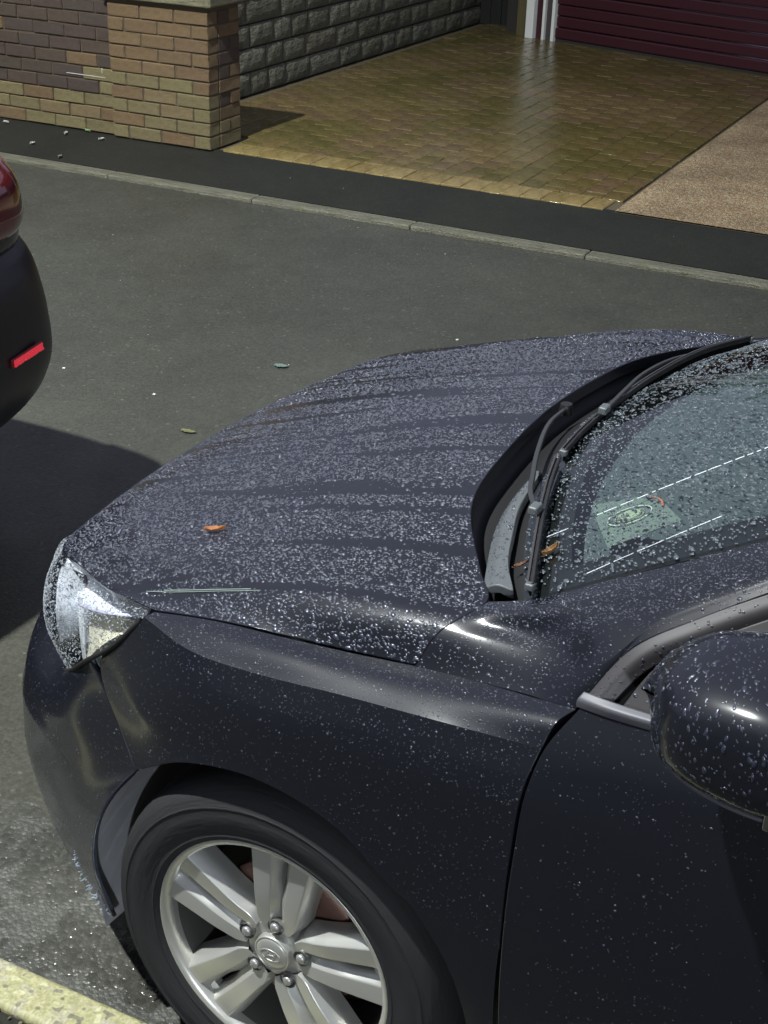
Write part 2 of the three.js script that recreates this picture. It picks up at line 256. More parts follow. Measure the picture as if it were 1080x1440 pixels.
// ------------------------------------------------------------------ driveway
const DRX = -2.10;                                // right edge of the block paving
{
  const g = new THREE.Group(); g.name = 'driveway'; g.userData.kind = 'structure'; scene.add(g);
  obj('sand_bed', bx(-5.2, DRX, -.15, .066, -13.2, -6.87), mat({ color: lin(.09, .072, .04), roughness: .9 }), g);
  const paveMap = tex(256, (u, v) => { const n = vn(u * 5, v * 5, 5), f = vn(u * 70, v * 70, 70); const b = .6 + .4 * n + .35 * (f - .5); return [b, b, b * .95]; }, false);
  const mk = (r, q, b) => mat({ color: lin(r, q, b), map: paveMap, bumpMap: grainBump, bumpScale: .0005, roughness: .1, specularIntensity: 1 });
  const tones = [[.16, .12, .047], [.19, .14, .06], [.145, .115, .04], [.165, .115, .058], [.12, .10, .034]].map(c => mk(...c)), head = [[.30, .23, .095], [.27, .20, .08], [.32, .24, .105]].map(c => mk(...c));
  const hg = [0, 1, 2].map(() => block(.1105, .05, .192, .005, .0015)), bg = [0, 1, 2].map(() => block(.1152, .05, .1708, .0045, .0012));
  let n = 0; const rest = [];
  for (let x = -4.42; x < DRX - .06; x += .1135) { const b = obj('paving_block', pick(hg), pick(head), g); b.position.set(x + .055, .054 + rr(-.0025, .0025), -6.972); b.rotation.set(rr(-.01, .01), rr(-.012, .012), rr(-.01, .01)); n++; }
  const hb = [0, 1].map(() => block(.1152, .05, .0835, .0045, .0012)); for (let c = 1; c < 20; c += 2) { const b = obj('paving_block', pick(hb), pick(tones), g); b.position.set(DRX - .0695 - c * .1165, .054, -7.1225); n++; }
  const COLS = 26; for (let r = 0; r < 36; r++) for (let c = 0; c < COLS; c++) {   // columns of blocks run up the drive, each staggered by half a block
    const px = DRX - .012 - .0575 - c * .1165, z = -7.165 - r * .1725 - (c % 2) * .086; if (px < -5.05 || (z > -7.2 && px < -4.45)) continue;
    const n1 = vn(px * 2.3 + 20, z * 2.1 + 60) * .6 + vn(px * 6, z * 6 + 9) * .4 + rr(-.08, .08), m = tones[n1 < .36 ? 4 : n1 < .46 ? 2 : n1 < .56 ? 0 : n1 < .66 ? 3 : 1], geo = pick(bg), py = .054 + rr(-.0012, .0012), rx = rr(-.004, .004), ry = rr(-.012, .012), rz = rr(-.004, .004);
    if (n < 300) { const b = obj('paving_block', geo, m, g); b.position.set(px, py, z); b.rotation.set(rx, ry, rz); n++; }
    else { const q = geo.clone(); q.applyMatrix4(new THREE.Matrix4().makeRotationFromEuler(new THREE.Euler(rx, ry, rz)).setPosition(px, py, z)); (rest[tones.indexOf(m)] ??= []).push(q); } }
  rest.forEach((l, i) => { const o = obj('distant_paving', l, tones[i], g); o.userData.kind = 'stuff'; });
}
const gravMap = tex(1024, (u, v) => { const [d, id, e] = cell(u * 110, v * 110, 110), n = vn(u * 6, v * 6, 6); const pal = id < .3 ? [.30, .20, .12] : id < .55 ? [.36, .28, .17] : id < .8 ? [.22, .15, .09] : [.42, .37, .28]; const k = (.65 + .4 * n) * (e < .12 ? .5 : 1); return [pal[0] * k * 1.25, pal[1] * k * 1.22, pal[2] * k * 1.08]; }, true);
const gravBump = tex(1024, (u, v) => { const [d] = cell(u * 110, v * 110, 110); const h = Math.max(0, 1 - d * 1.1); return [h, h, h]; }, false);
gravMap.repeat.set(1 / .95, 1 / .95); gravBump.repeat.set(1 / .95, 1 / .95);
struct('gravel_drive', sheet(DRX + .015, 12, -14, -6.87, .08), mat({ map: gravMap, bumpMap: gravBump, bumpScale: .005, roughness: .5 }));
struct('gravel_bed', bx(DRX + .012, 12, -.15, .072, -14, -6.87), mat({ color: lin(.06, .045, .03), roughness: .9 }));

// ------------------------------------------------------------------ house with the garage door, at the head of the drive
{
  const h = thing('garage', 'garage with a burgundy ribbed door and white post at the head of the driveway', 'garage', [-4.44, Y0, -11.68], null, -.28);
  const white = mat({ color: lin(.8, .82, .78), roughness: .35 }), burg = mat({ color: lin(.045, .010, .017), roughness: .45 }), dark = mat({ color: lin(.03, .027, .024), roughness: .9 });
  obj('door_post', rbx(-.035, .045, 0, 2.3, -.06, .03, .006), white, h);
  obj('side_panel', bx(.045, .12, 0, 2.3, -.06, -.02), burg, h);
  obj('frame_strip', rbx(.12, .145, 0, 2.3, -.06, .01, .004), white, h);
  obj('side_panel', bx(.145, .215, 0, 2.3, -.06, -.02), mat({ color: lin(.07, .06, .06), roughness: .5 }), h);
  obj('frame_strip', rbx(.215, .245, 0, 2.3, -.06, .01, .004), white, h);
  for (let i = 0; i < 24; i++) { const y = .03 + i * .09; obj('door_slat', rbx(.246, 3.2, y, y + .084, -.06, -.02 + (i % 3 === 0 ? .012 : 0), .012, 2), burg, h); }
  obj('bottom_seal', bx(.246, 3.2, .002, .03, -.06, -.025), dark, h);
  obj('lintel', bx(-.16, 3.4, 2.302, 2.6, -.3, 0), mat({ color: lin(.2, .17, .12), roughness: .8 }), h);
  obj('roof', bx(-.5, 3.8, 2.602, 2.7, -4, .35), mat({ color: lin(.06, .05, .05), roughness: .8 }), h);
  obj('brick_jamb', bx(-.16, -.037, 0, 2.3, -.3, -.02), mat({ color: lin(.12, .10, .045), map: stoneMap, roughness: .8 }), h);
  obj('wall', bx(3.2, 3.5, 0, 2.3, -4, -.05), mat({ color: lin(.15, .12, .09), roughness: .8 }), h);
  obj('wall', bx(-.3, -.16, 0, 2.6, -4, -.06), dark, h);
}
{
  const g = thing('shade_infill', 'near black boards added to fill the shaded side passage left of the garage', 'boarding', [-5.1, Y0, -12.15]);
  const m = mat({ color: lin(.008, .008, .008), roughness: .8 });  // near-black boards put in where the side passage lies in shade
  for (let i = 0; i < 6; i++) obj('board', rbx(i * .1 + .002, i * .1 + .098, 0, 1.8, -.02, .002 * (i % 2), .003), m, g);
  obj('infill_frame', [bx(-.05, 0, 0, 1.9, -.05, .01), bx(.6, .66, 0, 1.9, -.05, .01)], m, g);
}

// ------------------------------------------------------------------ street lamp on the near pavement (outside the frame; it lights the street)
{
  const [lx, ly, lz] = LAMP.at;
  const t = thing('street_lamp', 'tall grey street lamp post with a lit lantern on the near pavement', 'street lamp', [lx, .085, 1.3]);
  const grey = mat({ color: lin(.3, .31, .32), roughness: .5, metalness: .4 });
  obj('column', [new THREE.CylinderGeometry(.05, .075, ly - .1, 16).translate(0, (ly - .1) / 2, 0), new THREE.CylinderGeometry(.09, .09, 1.2, 16).translate(0, .6, 0)], grey, t);
  obj('arm', tube([[0, ly - .12, 0], [0, ly + .02, -.12], [0, ly + .06, lz - 1.3 + .2]], .03, 16), grey, t);
  obj('lantern', rbx(-.13, .13, ly - .02, ly + .08, lz - 1.3 - .3, lz - 1.3 + .3, .04, 3), grey, t);
  obj('lamp_glass', rbx(-.1, .1, ly - .05, ly - .022, lz - 1.3 - .2, lz - 1.3 + .2, .01, 2), mat({ color: lin(.8, .8, .8), emissive: lin(...LAMP.color), emissiveIntensity: 14, roughness: .4 }), t);
  const lampLight = g => { const l = new THREE.SpotLight(lin(...LAMP.color), LAMP.power, 0, 53 * PI / 180, 1, 2); l.position.set(0, ly - .085 - .06, lz - 1.3); l.target.position.set(-1.2, 0, lz - 1.3 - 2.1); l.castShadow = true; l.shadow.radius = 5; l.name = 'lamp_light'; g.add(l); g.add(l.target); };
  for (const [x, label] of [[lx + 17.6, 'second street lamp with a lit lantern, farther along behind the car'], [lx - 17.6, 'third street lamp with a lit lantern, beyond the car ahead']]) { const c = t.clone(); c.name = numbered('street_lamp'); c.position.x = x; scene.add(c); tag(c, label, 'street lamp', 'street lamps along the near pavement'); lampLight(c); }
  t.userData.group = 'street lamps along the near pavement'; lampLight(t);
}

// the house front behind the viewer, with its porch lamp (outside the frame; it lights the near side of the car)
{
  const h = thing('house_front', 'plain rendered house front behind the viewer, facing the street', 'house', [0, .085, 4.0]);
  obj('wall', bx(-9, 9, 0, 5.2, 0, .3), mat({ color: lin(.16, .15, .13), roughness: .9, bumpMap: concreteBump, bumpScale: .003 }), h);
  obj('door', rbx(2.5, 3.4, 0, 2.05, -.03, .02, .01), mat({ color: lin(.05, .06, .08), roughness: .5 }), h);
  obj('eaves', bx(-9, 9, 5.2, 5.35, -.35, .4), mat({ color: lin(.5, .5, .5), roughness: .6 }), h);
  const p = thing('porch_lamp', 'small round porch lamp shining cold white on the house front', 'lamp', [2.1, 2.4, 3.93]);
  obj('base', new THREE.CylinderGeometry(.09, .09, .05, 24).rotateX(PI / 2).translate(0, 0, .04), mat({ color: lin(.05, .05, .05), roughness: .5 }), p);
  obj('lamp_globe', new THREE.SphereGeometry(.075, 20, 14).translate(0, 0, -.06), mat({ color: lin(.8, .8, .8), emissive: lin(...PORCH.color), emissiveIntensity: 8, roughness: .4 }), p);
  const l = new THREE.PointLight(lin(...PORCH.color), PORCH.power, 0, 2); l.position.set(0, 0, -.06); l.castShadow = true; l.shadow.radius = 3.5; l.name = 'lamp_light'; p.add(l);
}

// ------------------------------------------------------------------ materials of cars
M.paint = mat({ color: lin(.005, .006, .010), roughness: .5, clearcoat: 1, clearcoatRoughness: .17, specularIntensity: .3 });
M.plastic = mat({ color: lin(.012, .012, .013), roughness: .5 });
M.black = mat({ color: lin(.004, .004, .004), roughness: .9, specularIntensity: .2 });
M.rubber = mat({ color: lin(.011, .011, .011), roughness: .7, specularIntensity: .5 });
M.greyTrim = mat({ color: lin(.085, .095, .10), roughness: .45 });
M.satin = mat({ color: lin(.075, .075, .088), roughness: .5, metalness: .1 });
M.frame = mat({ color: lin(.035, .033, .036), roughness: .5 });
M.glass = mat({ color: lin(.86, .95, .92), roughness: .02, transmission: 1, thickness: 0, ior: 1.5 });
M.darkGlass = mat({ color: lin(.02, .022, .024), roughness: .05, clearcoat: 1, clearcoatRoughness: .03 });
M.alloy = mat({ color: lin(.45, .45, .42), roughness: .34, metalness: .6 });
M.water = mat({ color: lin(.018, .022, .038), roughness: .36, specularIntensity: 1, ior: 1.45, clearcoat: 1, clearcoatRoughness: .2 });
M.waterGlass = mat({ color: lin(.12, .145, .165), roughness: .36, specularIntensity: 1, ior: 1.45, clearcoat: 1, clearcoatRoughness: .2, transmission: .35, thickness: 0 });
M.waterLens = mat({ color: lin(.3, .33, .36), roughness: .4, specularIntensity: 1, ior: 1.45, transmission: .4, thickness: 0 });

// ------------------------------------------------------------------ the black car
const car = thing('hatchback_car', 'wet black hatchback covered in raindrops, parked with its front wheel at the kerb', 'car', [-.8455, 0, -2.313], null, -.045);
const part = (n, g, m, p = car) => obj(n, g, m, p);

// bonnet: seven lines from nose to windscreen on each side of the middle
const bonnetHalf = [
  [[-.715, .715, 0], [-.69, .740, 0], [-.655, .759, 0], [-.55, .803, 0], [-.4, .852, 0], [-.2, .908, 0], [-.04, .948, 0], [.055, .968, 0]],
  [[-.708, .718, .2], [-.685, .742, .2], [-.65, .761, .2], [-.55, .801, .2], [-.4, .848, .2], [-.2, .905, .2], [-.03, .947, .2], [.065, .967, .2]],
  [[-.675, .735, .4], [-.655, .751, .4], [-.62, .767, .4], [-.53, .797, .4], [-.4, .838, .4], [-.2, .896, .4], [0, .944, .4], [.098, .965, .4]],
  [[-.606, .757, .60], [-.59, .768, .60], [-.55, .782, .60], [-.46, .811, .60], [-.32, .850, .60], [-.15, .895, .60], [.05, .942, .60], [.208, .963, .60]],
  [[-.53, .780, .651], [-.51, .787, .652], [-.47, .797, .655], [-.38, .825, .66], [-.25, .864, .664], [-.1, .902, .664], [.08, .938, .664], [.25, .9575, .664]],
  [[-.405, .795, .712], [-.385, .801, .713], [-.35, .810, .715], [-.28, .831, .718], [-.19, .862, .72], [-.08, .899, .721], [.09, .936, .725], [.232, .9505, .7205]],
  [[-.272, .834, .773], [-.262, .834, .773], [-.24, .838, .773], [-.18, .849, .773], [-.10, .861, .774], [-.013, .8695, .7745], [.085, .8785, .7735], [.192, .8885, .770]],
];
bonnetHalf.splice(6, 0, bonnetHalf[5].map((p, i) => { const k = Math.min(1, i / 4), q = bonnetHalf[6][i]; const t = .5 - .12 * k; return [p[0] + (q[0] - p[0]) * t, p[1] + (q[1] - p[1]) * (t - .19 * k), p[2] + (q[2] - p[2]) * t]; }));   // the shoulder rolls over
const flipRow = r => r.map(([x, y, z]) => [x, y, -z]);
const bonnetRows = [...bonnetHalf.slice(1).reverse().map(flipRow), ...bonnetHalf];
const bonnetGeo = lean(loft(bonnetRows, 7, 6, { inset: .0012, depth: .02, lip: .0018 }));
part('bonnet', bonnetGeo, M.paint);

// front wing
const W = [
  [[-.262, .832, .777], [-.15, .853, .7775], [-.013, .868, .779], [.105, .8785, .7755], [.194, .8878, .7718], [.448, .930, .808]],
  [[-.272, .826, .790], [-.155, .828, .832], [-.008, .841, .846], [.102, .856, .850], [.207, .8675, .853], [.424, .889, .858]],
  [[-.312, .780, .786], [-.165, .785, .846], [0, .80, .864], [.11, .815, .867], [.215, .82, .871], [.414, .845, .874]],
  [[-.377, .708, .777], [-.25, .69, .842], [-.05, .742, .872], [.09, .74, .878], [.22, .71, .883], [.405, .72, .886]],
  [[-.258, .575, .849], [-.14, .652, .873], [0, .680, .880], [.12, .660, .884], [.262, .572, .887], [.403, .556, .889]],
];
const shoulder = W[0].map((p, i) => { const q = W[1][i], k = Math.min(1, i / 2); return [p[0] + (q[0] - p[0]) * .55, p[1] + (q[1] - p[1]) * (.55 - .38 * k), p[2] + (q[2] - p[2]) * .55]; });
const wingTop = loft([W[0], shoulder, W[1]], 8, 6, { out: [0, 1, .5], inset: .0007, lip: .0016, depth: .018, bare: ['last'] });
const wingA = loft(W.slice(1), 8, 8, { out: [0, .3, 1], inset: .0007, lip: .0016, depth: .018, bare: ['first'] });
const L = [
  [[.262, .572, .887], [.33, .562, .888], [.403, .557, .889]], [[.325, .487, .887], [.365, .487, .888], [.4015, .487, .889]],
  [[.357, .40, .884], [.38, .40, .886], [.403, .40, .886]], [[.372, .30, .879], [.39, .30, .879], [.407, .30, .879]], [[.366, .22, .87], [.39, .22, .87], [.413, .23, .87]]];
const wingB = loft(L, 4, 4, { out: [0, .3, 1], depth: 0 });
const K = [
  [[.1945, .888, .7708], [.29, .899, .776], [.375, .914, .788], [.448, .931, .807], [.505, 1.028, .774], [.575, 1.078, .747], [.68, 1.143, .707], [1.2, 1.36, .585]],
  [[.2338, .9505, .7205], [.30, .9555, .7145], [.375, .967, .730], [.468, .996, .786], [.520, 1.055, .754], [.595, 1.105, .724], [.695, 1.165, .688], [1.2, 1.38, .575]],
  [[.2462, .9565, .695], [.31, .977, .70], [.385, 1.01, .706], [.45, 1.042, .705], [.53, 1.085, .695], [.61, 1.13, .675], [.71, 1.185, .65], [1.2, 1.397, .55]],
  [[.2535, .958, .666], [.31, .978, .665], [.385, 1.016, .655], [.45, 1.052, .645], [.53, 1.095, .635], [.61, 1.138, .62], [.71, 1.185, .60], [1.2, 1.405, .515]],
];
K.splice(1, 0, K[1].map((p, i) => { const k = Math.max(0, 1 - Math.max(0, i - 1) / 3), q = K[0][i], t = .5 - .12 * k; return [p[0] + (q[0] - p[0]) * t, p[1] + (q[1] - p[1]) * (t - .19 * k), p[2] + (q[2] - p[2]) * t]; }));
const pillarGeo = loft(K, 8, 7, { out: [0, .5, 1], inset: .0003, lip: .0016, depth: .016 });
for (const s of [1, -1]) { const f = g => s > 0 ? g : farSide(g);
  part('front_wing', [f(wingTop), f(wingA), f(wingB)], M.paint); part('a_pillar', f(pillarGeo), M.paint); }

// front bumper, from the wheel arch round the corner to the middle
const Bp = [
  [[-.408, .689, .771], [-.49, .620, .726], [-.56, .568, .672], [-.66, .574, .585], [-.75, .598, .45], [-.81, .62, .25], [-.83, .63, 0]],
  [[-.345, .645, .802], [-.47, .575, .768], [-.58, .54, .70], [-.697, .535, .602], [-.79, .53, .45], [-.855, .53, .25], [-.875, .53, 0]],
  [[-.262, .572, .847], [-.40, .50, .812], [-.55, .47, .745], [-.69, .455, .648], [-.80, .45, .48], [-.87, .45, .25], [-.885, .45, 0]],
  [[-.303, .516, .857], [-.42, .446, .813], [-.56, .416, .742], [-.691, .40, .651], [-.80, .395, .477], [-.868, .395, .25], [-.883, .395, 0]],
  [[-.336, .448, .862], [-.44, .39, .812], [-.57, .36, .737], [-.692, .345, .652], [-.80, .34, .47], [-.865, .34, .25], [-.88, .34, 0]],
  [[-.352, .335, .863], [-.43, .27, .818], [-.53, .25, .752], [-.64, .245, .672], [-.75, .24, .5], [-.82, .24, .25], [-.835, .24, 0]],
  [[-.328, .232, .852], [-.39, .195, .812], [-.48, .185, .762], [-.58, .18, .692], [-.68, .18, .5], [-.74, .18, .25], [-.76, .18, 0]],
];
const bumperGeo = loft(Bp, 8, 6, { out: [-.5, 0, 1], inset: .0012, depth: .005, sharp: [2] });
part('front_bumper', [bumperGeo, farSide(bumperGeo)], M.paint);
part('number_plate', rbx(-.905, -.893, .40, .51, -.26, .26, .004), mat({ color: lin(.7, .7, .68), roughness: .4 }));
{ const bars = []; for (let i = 0; i < 4; i++) bars.push(tube([[-.64, .63 + i * .018, -.46], [-.715, .645 + i * .016, -.2], [-.715, .645 + i * .016, .2], [-.64, .63 + i * .018, .46]], .005, 16, 6)); part('grille', bars, M.plastic); }
part('grille_backing', loft([[[-.70, .60, .52], [-.79, .625, .25], [-.80, .63, 0], [-.79, .625, -.25], [-.70, .60, -.52]], [[-.655, .70, .42], [-.69, .70, .25], [-.70, .70, 0], [-.69, .70, -.25], [-.655, .70, -.42]]], 5, 3, { out: [-1, 0, 0], depth: 0 }), M.black);
// pale scrapes where the bumper meets the arch
{
  const gs = []; const base = [[-.335, .228, .857], [-.36, .222, .853], [-.395, .245, .845], [-.42, .275, .838], [-.43, .30, .834]];
  const c = new THREE.CatmullRomCurve3(base.map(p => V(...p)));
  for (let i = 0; i < 90; i++) { const p = c.getPoint(Math.pow(rnd(), .8)), l = rr(.002, .012), g = new THREE.BoxGeometry(l, rr(.0006, .0018), .0012); g.rotateZ(rr(.2, 1.1)).rotateY(.35).translate(p.x + rr(-.008, .008), p.y + rr(-.006, .02), p.z - .014); gs.push(g); }
  part('scrape_marks', gs, mat({ color: lin(.25, .29, .34), roughness: .6 })).userData.label = 'pale scuffs on the lower corner of the bumper';
}

// headlamps
{
  const Hl = [
    [[-.277, .831, .772], [-.35, .802, .737], [-.437, .785, .700], [-.533, .777, .650], [-.603, .753, .602], [-.69, .712, .45]],
    [[-.279, .827, .775], [-.365, .785, .774], [-.46, .737, .741], [-.56, .702, .690], [-.636, .676, .622], [-.745, .66, .46]],
    [[-.277, .824, .782], [-.357, .757, .782], [-.44, .682, .748], [-.556, .622, .690], [-.643, .603, .617], [-.755, .612, .46]],
    [[-.276, .822, .786], [-.344, .748, .782], [-.410, .696, .769], [-.548, .577, .680], [-.655, .579, .583], [-.745, .60, .455]],
  ];
  const lens = loft(Hl, 7, 6, { out: [-.6, .3, .7], inset: .002, depth: .03, lip: .003 });
  const inward = (rows, d) => rows.map(r => r.map(([x, y, z]) => [x + d * .75, y - d * .15, z - d * .75]));
  const shell = loft(inward(Hl, .055), 7, 6, { out: [-.6, .3, .7], depth: 0 });
  const dome = (x, y, z, r) => new THREE.SphereGeometry(r, 24, 14).scale(.8, 1, 1).translate(x, y, z);
  const bowl = (x, y, z, r, turn) => new THREE.LatheGeometry([[.012, 0], [.03, .006], [.05, .022], [.062, .045], [.066, .06]].map(([a, b]) => new THREE.Vector2(a * r / .066, b)), 28).rotateZ(PI / 2).rotateY(turn).translate(x, y, z);
  const clear = mat({ color: lin(.95, .97, 1), roughness: .03, transmission: 1, thickness: 0, ior: 1.45 });
  const silver = mat({ color: lin(.72, .75, .77), roughness: .5, metalness: .1 }), chrome = mat({ color: lin(.75, .77, .8), roughness: .35, metalness: .4 }), cream = mat({ color: lin(.66, .62, .46), roughness: .5, metalness: .1 });
  // divider and indicator tray as lofts between lens and shell
  const divider = loft([[[-.512, .735, .672], [-.515, .66, .672], [-.515, .60, .67]], [[-.487, .735, .688], [-.49, .66, .69], [-.49, .60, .69]]], 5, 3, { out: [0, 0, 1], depth: .004 });
  const tray = loft([[[-.33, .772, .738], [-.40, .748, .722], [-.475, .712, .688]], [[-.345, .75, .742], [-.405, .715, .728], [-.475, .66, .695]], [[-.36, .742, .742], [-.41, .698, .735], [-.478, .625, .70]]], 6, 5, { out: [0, .3, 1], depth: .003 });
  const trayTop = loft([[[-.31, .80, .755], [-.40, .768, .735], [-.49, .735, .695]], [[-.325, .775, .735], [-.40, .752, .715], [-.48, .718, .68]]], 5, 3, { out: [0, 1, .3], depth: .003 });
  for (const s of [1, -1]) { const f = g => s > 0 ? g : farSide(g), g = new THREE.Group(); g.name = 'headlamp'; car.add(g); if (s < 0) g.position.set(.012, -.012, 0);
    part('lamp_shell', f(shell), silver, g); part('divider', f(divider), mat({ color: lin(.75, .78, .78), roughness: .4 }), g); part('indicator_tray', f(tray), cream, g); part('indicator_tray_top', f(trayTop), mat({ color: lin(.5, .48, .58), roughness: .4, metalness: .2 }), g);
    part('reflector', f(mergeN([bowl(-.535, .67, .60, .066, .55), bowl(-.60, .66, .50, .05, .4)])), chrome, g); part('bulb', f(mergeN([dome(-.555, .67, .612, .02), dome(-.62, .66, .512, .016)])), mat({ color: lin(.3, .4, .6), roughness: .1, metalness: .5 }), g);
    part('lens', f(lens), clear, g).userData.grid = 1;
    part('lamp_seal', f(tube([[-.280, .816, .787], [-.347, .742, .785], [-.412, .688, .774], [-.50, .606, .718], [-.55, .566, .679]], .0045, 24, 6)), M.rubber, g); }
  car.userData.lens = lens;
}
function mergeN(l) { return merge(l); }

// windscreen, cowl, wipers
const glassAt = (z, w, off = 0) => { const xb = .14 + .38 * z * z, xt = 1.12 + .3 * z * z, yt = 1.43 - .11 * z * z; return [xb + w * (xt - xb) - off * .42, .975 + w * (yt - .975) + .1 * w * (1 - w) + off * .9, z]; };
const glassRow = (w, n = 12) => { const zm = .662 - .145 * w; return Array.from({ length: n + 1 }, (_, i) => glassAt(-zm + 2 * zm * i / n, w)); };
const screenGeo = loft([0, .1, .2, .35, .5, .75, 1].map(w => glassRow(w)), 4, 5, { out: [-.4, .9, 0], depth: 0 });
lean(screenGeo);
part('windscreen', screenGeo, M.glass);
{ // black printed border inside the glass edge
  const gs = []; for (const s of [1, -1]) gs.push(loft([0, .03, .06].map(e => [0, .1, .2, .35, .5, .75, 1].map(w => glassAt(s * (.664 - .145 * w - e), w, -.004))), 4, 2, { out: [0, 1, 0], depth: 0 }));
  gs.push(loft([0, .04, .075].map(w => Array.from({ length: 13 }, (_, i) => glassAt(-.66 + 1.32 * i / 12, w, -.004))), 3, 2, { out: [0, 1, 0], depth: 0 }));
  part('glass_border', gs.map(lean), mat({ color: lin(.006, .006, .007), roughness: .4 }));
}
{ const zr = [-.655, -.57, -.4, -.2, 0, .2, .4, .57, .655], rear = [[.245, .955], [.19, .962], [.098, .965], [.065, .967], [.055, .968], [.065, .967], [.098, .965], [.19, .962], [.245, .955]];
  const rows = [zr.map((z, i) => [rear[i][0] - .025, rear[i][1] - .03, z]), zr.map((z, i) => [rear[i][0] + .012, rear[i][1] - .055, z]), zr.map((z, i) => { const g = glassAt(z, -.015); return [(g[0] * .7 + rear[i][0] * .3), .938, z]; }), zr.map(z => { const g = glassAt(z, 0, -.006); return [g[0] + .012, g[1] + .002, z]; })];
  part('cowl_panel', lean(loft(rows, 6, 4, { out: [0, 1, 0], depth: .004 })), M.plastic);
  const endL = [[.228, .957, .628], [.193, .956, .538], [.169, .955, .469], [.150, .954, .389], [.137, .952, .292], [.134, .95, .235]], endR = [[.278, .975, .642], [.240, .975, .577], [.205, .975, .486], [.176, .974, .397], [.163, .972, .329], [.150, .966, .25]];
  const mid = endL.map((p, i) => p.map((v, k) => (v + endR[i][k]) / 2 + (k === 1 ? .006 : 0)));
  const end = loft([endL, mid, endR], 6, 5, { out: [0, 1, 0], depth: .012, lip: .003 });
  part('cowl_end', end, M.greyTrim).userData.label = 'grey rubber strip at the near end of the cowl'; part('cowl_end', farSide(end), M.greyTrim); car.userData.end = end;
}
// a wiper: blade lies on the glass between two points, arm comes down to it
function onGlass(x, z, off) { const xb = .14 + .38 * z * z, xt = 1.12 + .3 * z * z; return glassAt(z, (x - xb) / (xt - xb), off); }
function ribbon(pts, w, h) { // a flat bar along points
  const gs = []; for (let i = 0; i < pts.length - 1; i++) { const a = V(...pts[i]), b = V(...pts[i + 1]), d = b.clone().sub(a), g = rbx(-w / 2, w / 2, -h / 2, h / 2, -.001, d.length() + .001, Math.min(w, h) * .3, 2); g.applyMatrix4(new THREE.Matrix4().lookAt(b, a, V(-.3, 1, .2)).setPosition(a)); gs.push(g); } return gs; }
function wiper(bladePts, armPts, clipAt) {
  const g = new THREE.Group(); g.name = 'wiper'; car.add(g);
  const bl = curve(bladePts, 5);
  part('blade', [...ribbon(bl, .009, .007), ...ribbon(bl.map(p => [p[0] + .003, p[1] + .006, p[2]]), .005, .005)], M.plastic, g);
  part('blade_spine', ribbon(bl.map(p => [p[0] - .005, p[1] + .005, p[2] - .002]), .004, .003), M.frame, g);
  part('rubber_edge', ribbon(bl.map(p => [p[0], p[1] - .009, p[2]]), .003, .012), M.black, g);
  for (const p of [bl[0], bl[bl.length - 1]]) part('end_cap', rbx(-.007, .007, -.005, .006, -.006, .006, .003, 2).translate(...p), M.greyTrim, g);
  const ar = curve(armPts, 5); part('arm', ribbon(ar, .0085, .006), mat({ color: lin(.03, .032, .034), roughness: .4 }), g);
  part('pivot_cap', new THREE.CylinderGeometry(.011, .014, .02, 16).translate(...armPts[armPts.length - 1]), M.plastic, g);
  part('blade_clip', rbx(-.008, .008, -.005, .010, -.013, .013, .004, 2).translate(...clipAt), M.greyTrim, g);
}
wiper([[.312, .998, .66], [.274, 1.004, .552], [.237, 1.006, .444], [.208, 1.006, .35], [.185, 1.005, .263]], [[.236, 1.02, .474], [.205, 1.012, .42], [.17, 1.0, .33], [.126, .985, .206], [.088, .975, .06], [.08, .965, -.03]], [.236, 1.016, .474]);
wiper([[.179, 1.0, .225], [.172, .998, .12], [.178, 1.0, -.02], [.20, 1.008, -.18], [.245, 1.016, -.34], [.30, 1.02, -.44]], [[.185, 1.018, .04], [.178, 1.012, -.06], [.17, 1.0, -.2], [.19, .985, -.36], [.225, .965, -.47]], [.182, 1.014, .05]);

// door, window frame, sail panel, mirror
const D = [
  [[.464, .952, .829], [.6, .966, .836], [.9, .985, .84], [1.46, 1.01, .836]], [[.4315, .8925, .8605], [.6, .913, .865], [.9, .94, .871], [1.46, .975, .868]],
  [[.4205, .846, .8745], [.6, .855, .877], [.9, .875, .88], [1.46, .90, .882]], [[.4115, .72, .8865], [.6, .72, .89], [.9, .72, .893], [1.46, .74, .895]],
  [[.409, .5, .8895], [.6, .5, .892], [.9, .5, .893], [1.46, .5, .893]], [[.418, .28, .879], [.6, .28, .88], [.9, .28, .88], [1.46, .28, .88]]];
const doorGeo = loft(D, 12, 8, { out: [0, 0, 1], inset: .0010, depth: .03, lip: .003 });
const frameIn = [[.462, .957, .822], [.508, 1.030, .783], [.575, 1.078, .753], [.68, 1.140, .713], [.85, 1.228, .668], [1.05, 1.315, .628], [1.44, 1.40, .59]];
const strip = (pts, dy, dz, dx = 0) => pts.map(([x, y, z]) => [x + dx, y + dy, z + dz]);
const f1 = frameIn.map(([x, y, z], i) => [x + .028 * [1.1, .85, .55, .5, .45, .4, .1][i], y - .032 * [0, .55, .85, .95, 1, 1, 1][i], z + .012 * [.2, .6, 1, 1, 1, 1, 1][i]]);
const f2 = f1.map(([x, y, z], i) => [x + .014 * [1.1, .85, .55, .5, .45, .4, .1][i], y - .016 * [0, .55, .85, .95, 1, 1, 1][i], z - .006]);
const fm = frameIn.map((p, i) => p.map((v, k) => (v + f1[i][k]) / 2 + (k === 2 ? .005 : k === 1 ? .003 : 0)));
const frameGeo = loft([frameIn, fm, f1], 8, 5, { out: [0, .4, 1], depth: .012, lip: .0025 });
const sealGeo = loft([f1.map(([x, y, z]) => [x, y, z - .006]), f2], 8, 3, { out: [0, .4, 1], depth: .008 });
const beadGeo = tube(f2.map(([x, y, z], i) => [x + .002, y - .003, z + .001]), .003, 60, 6);
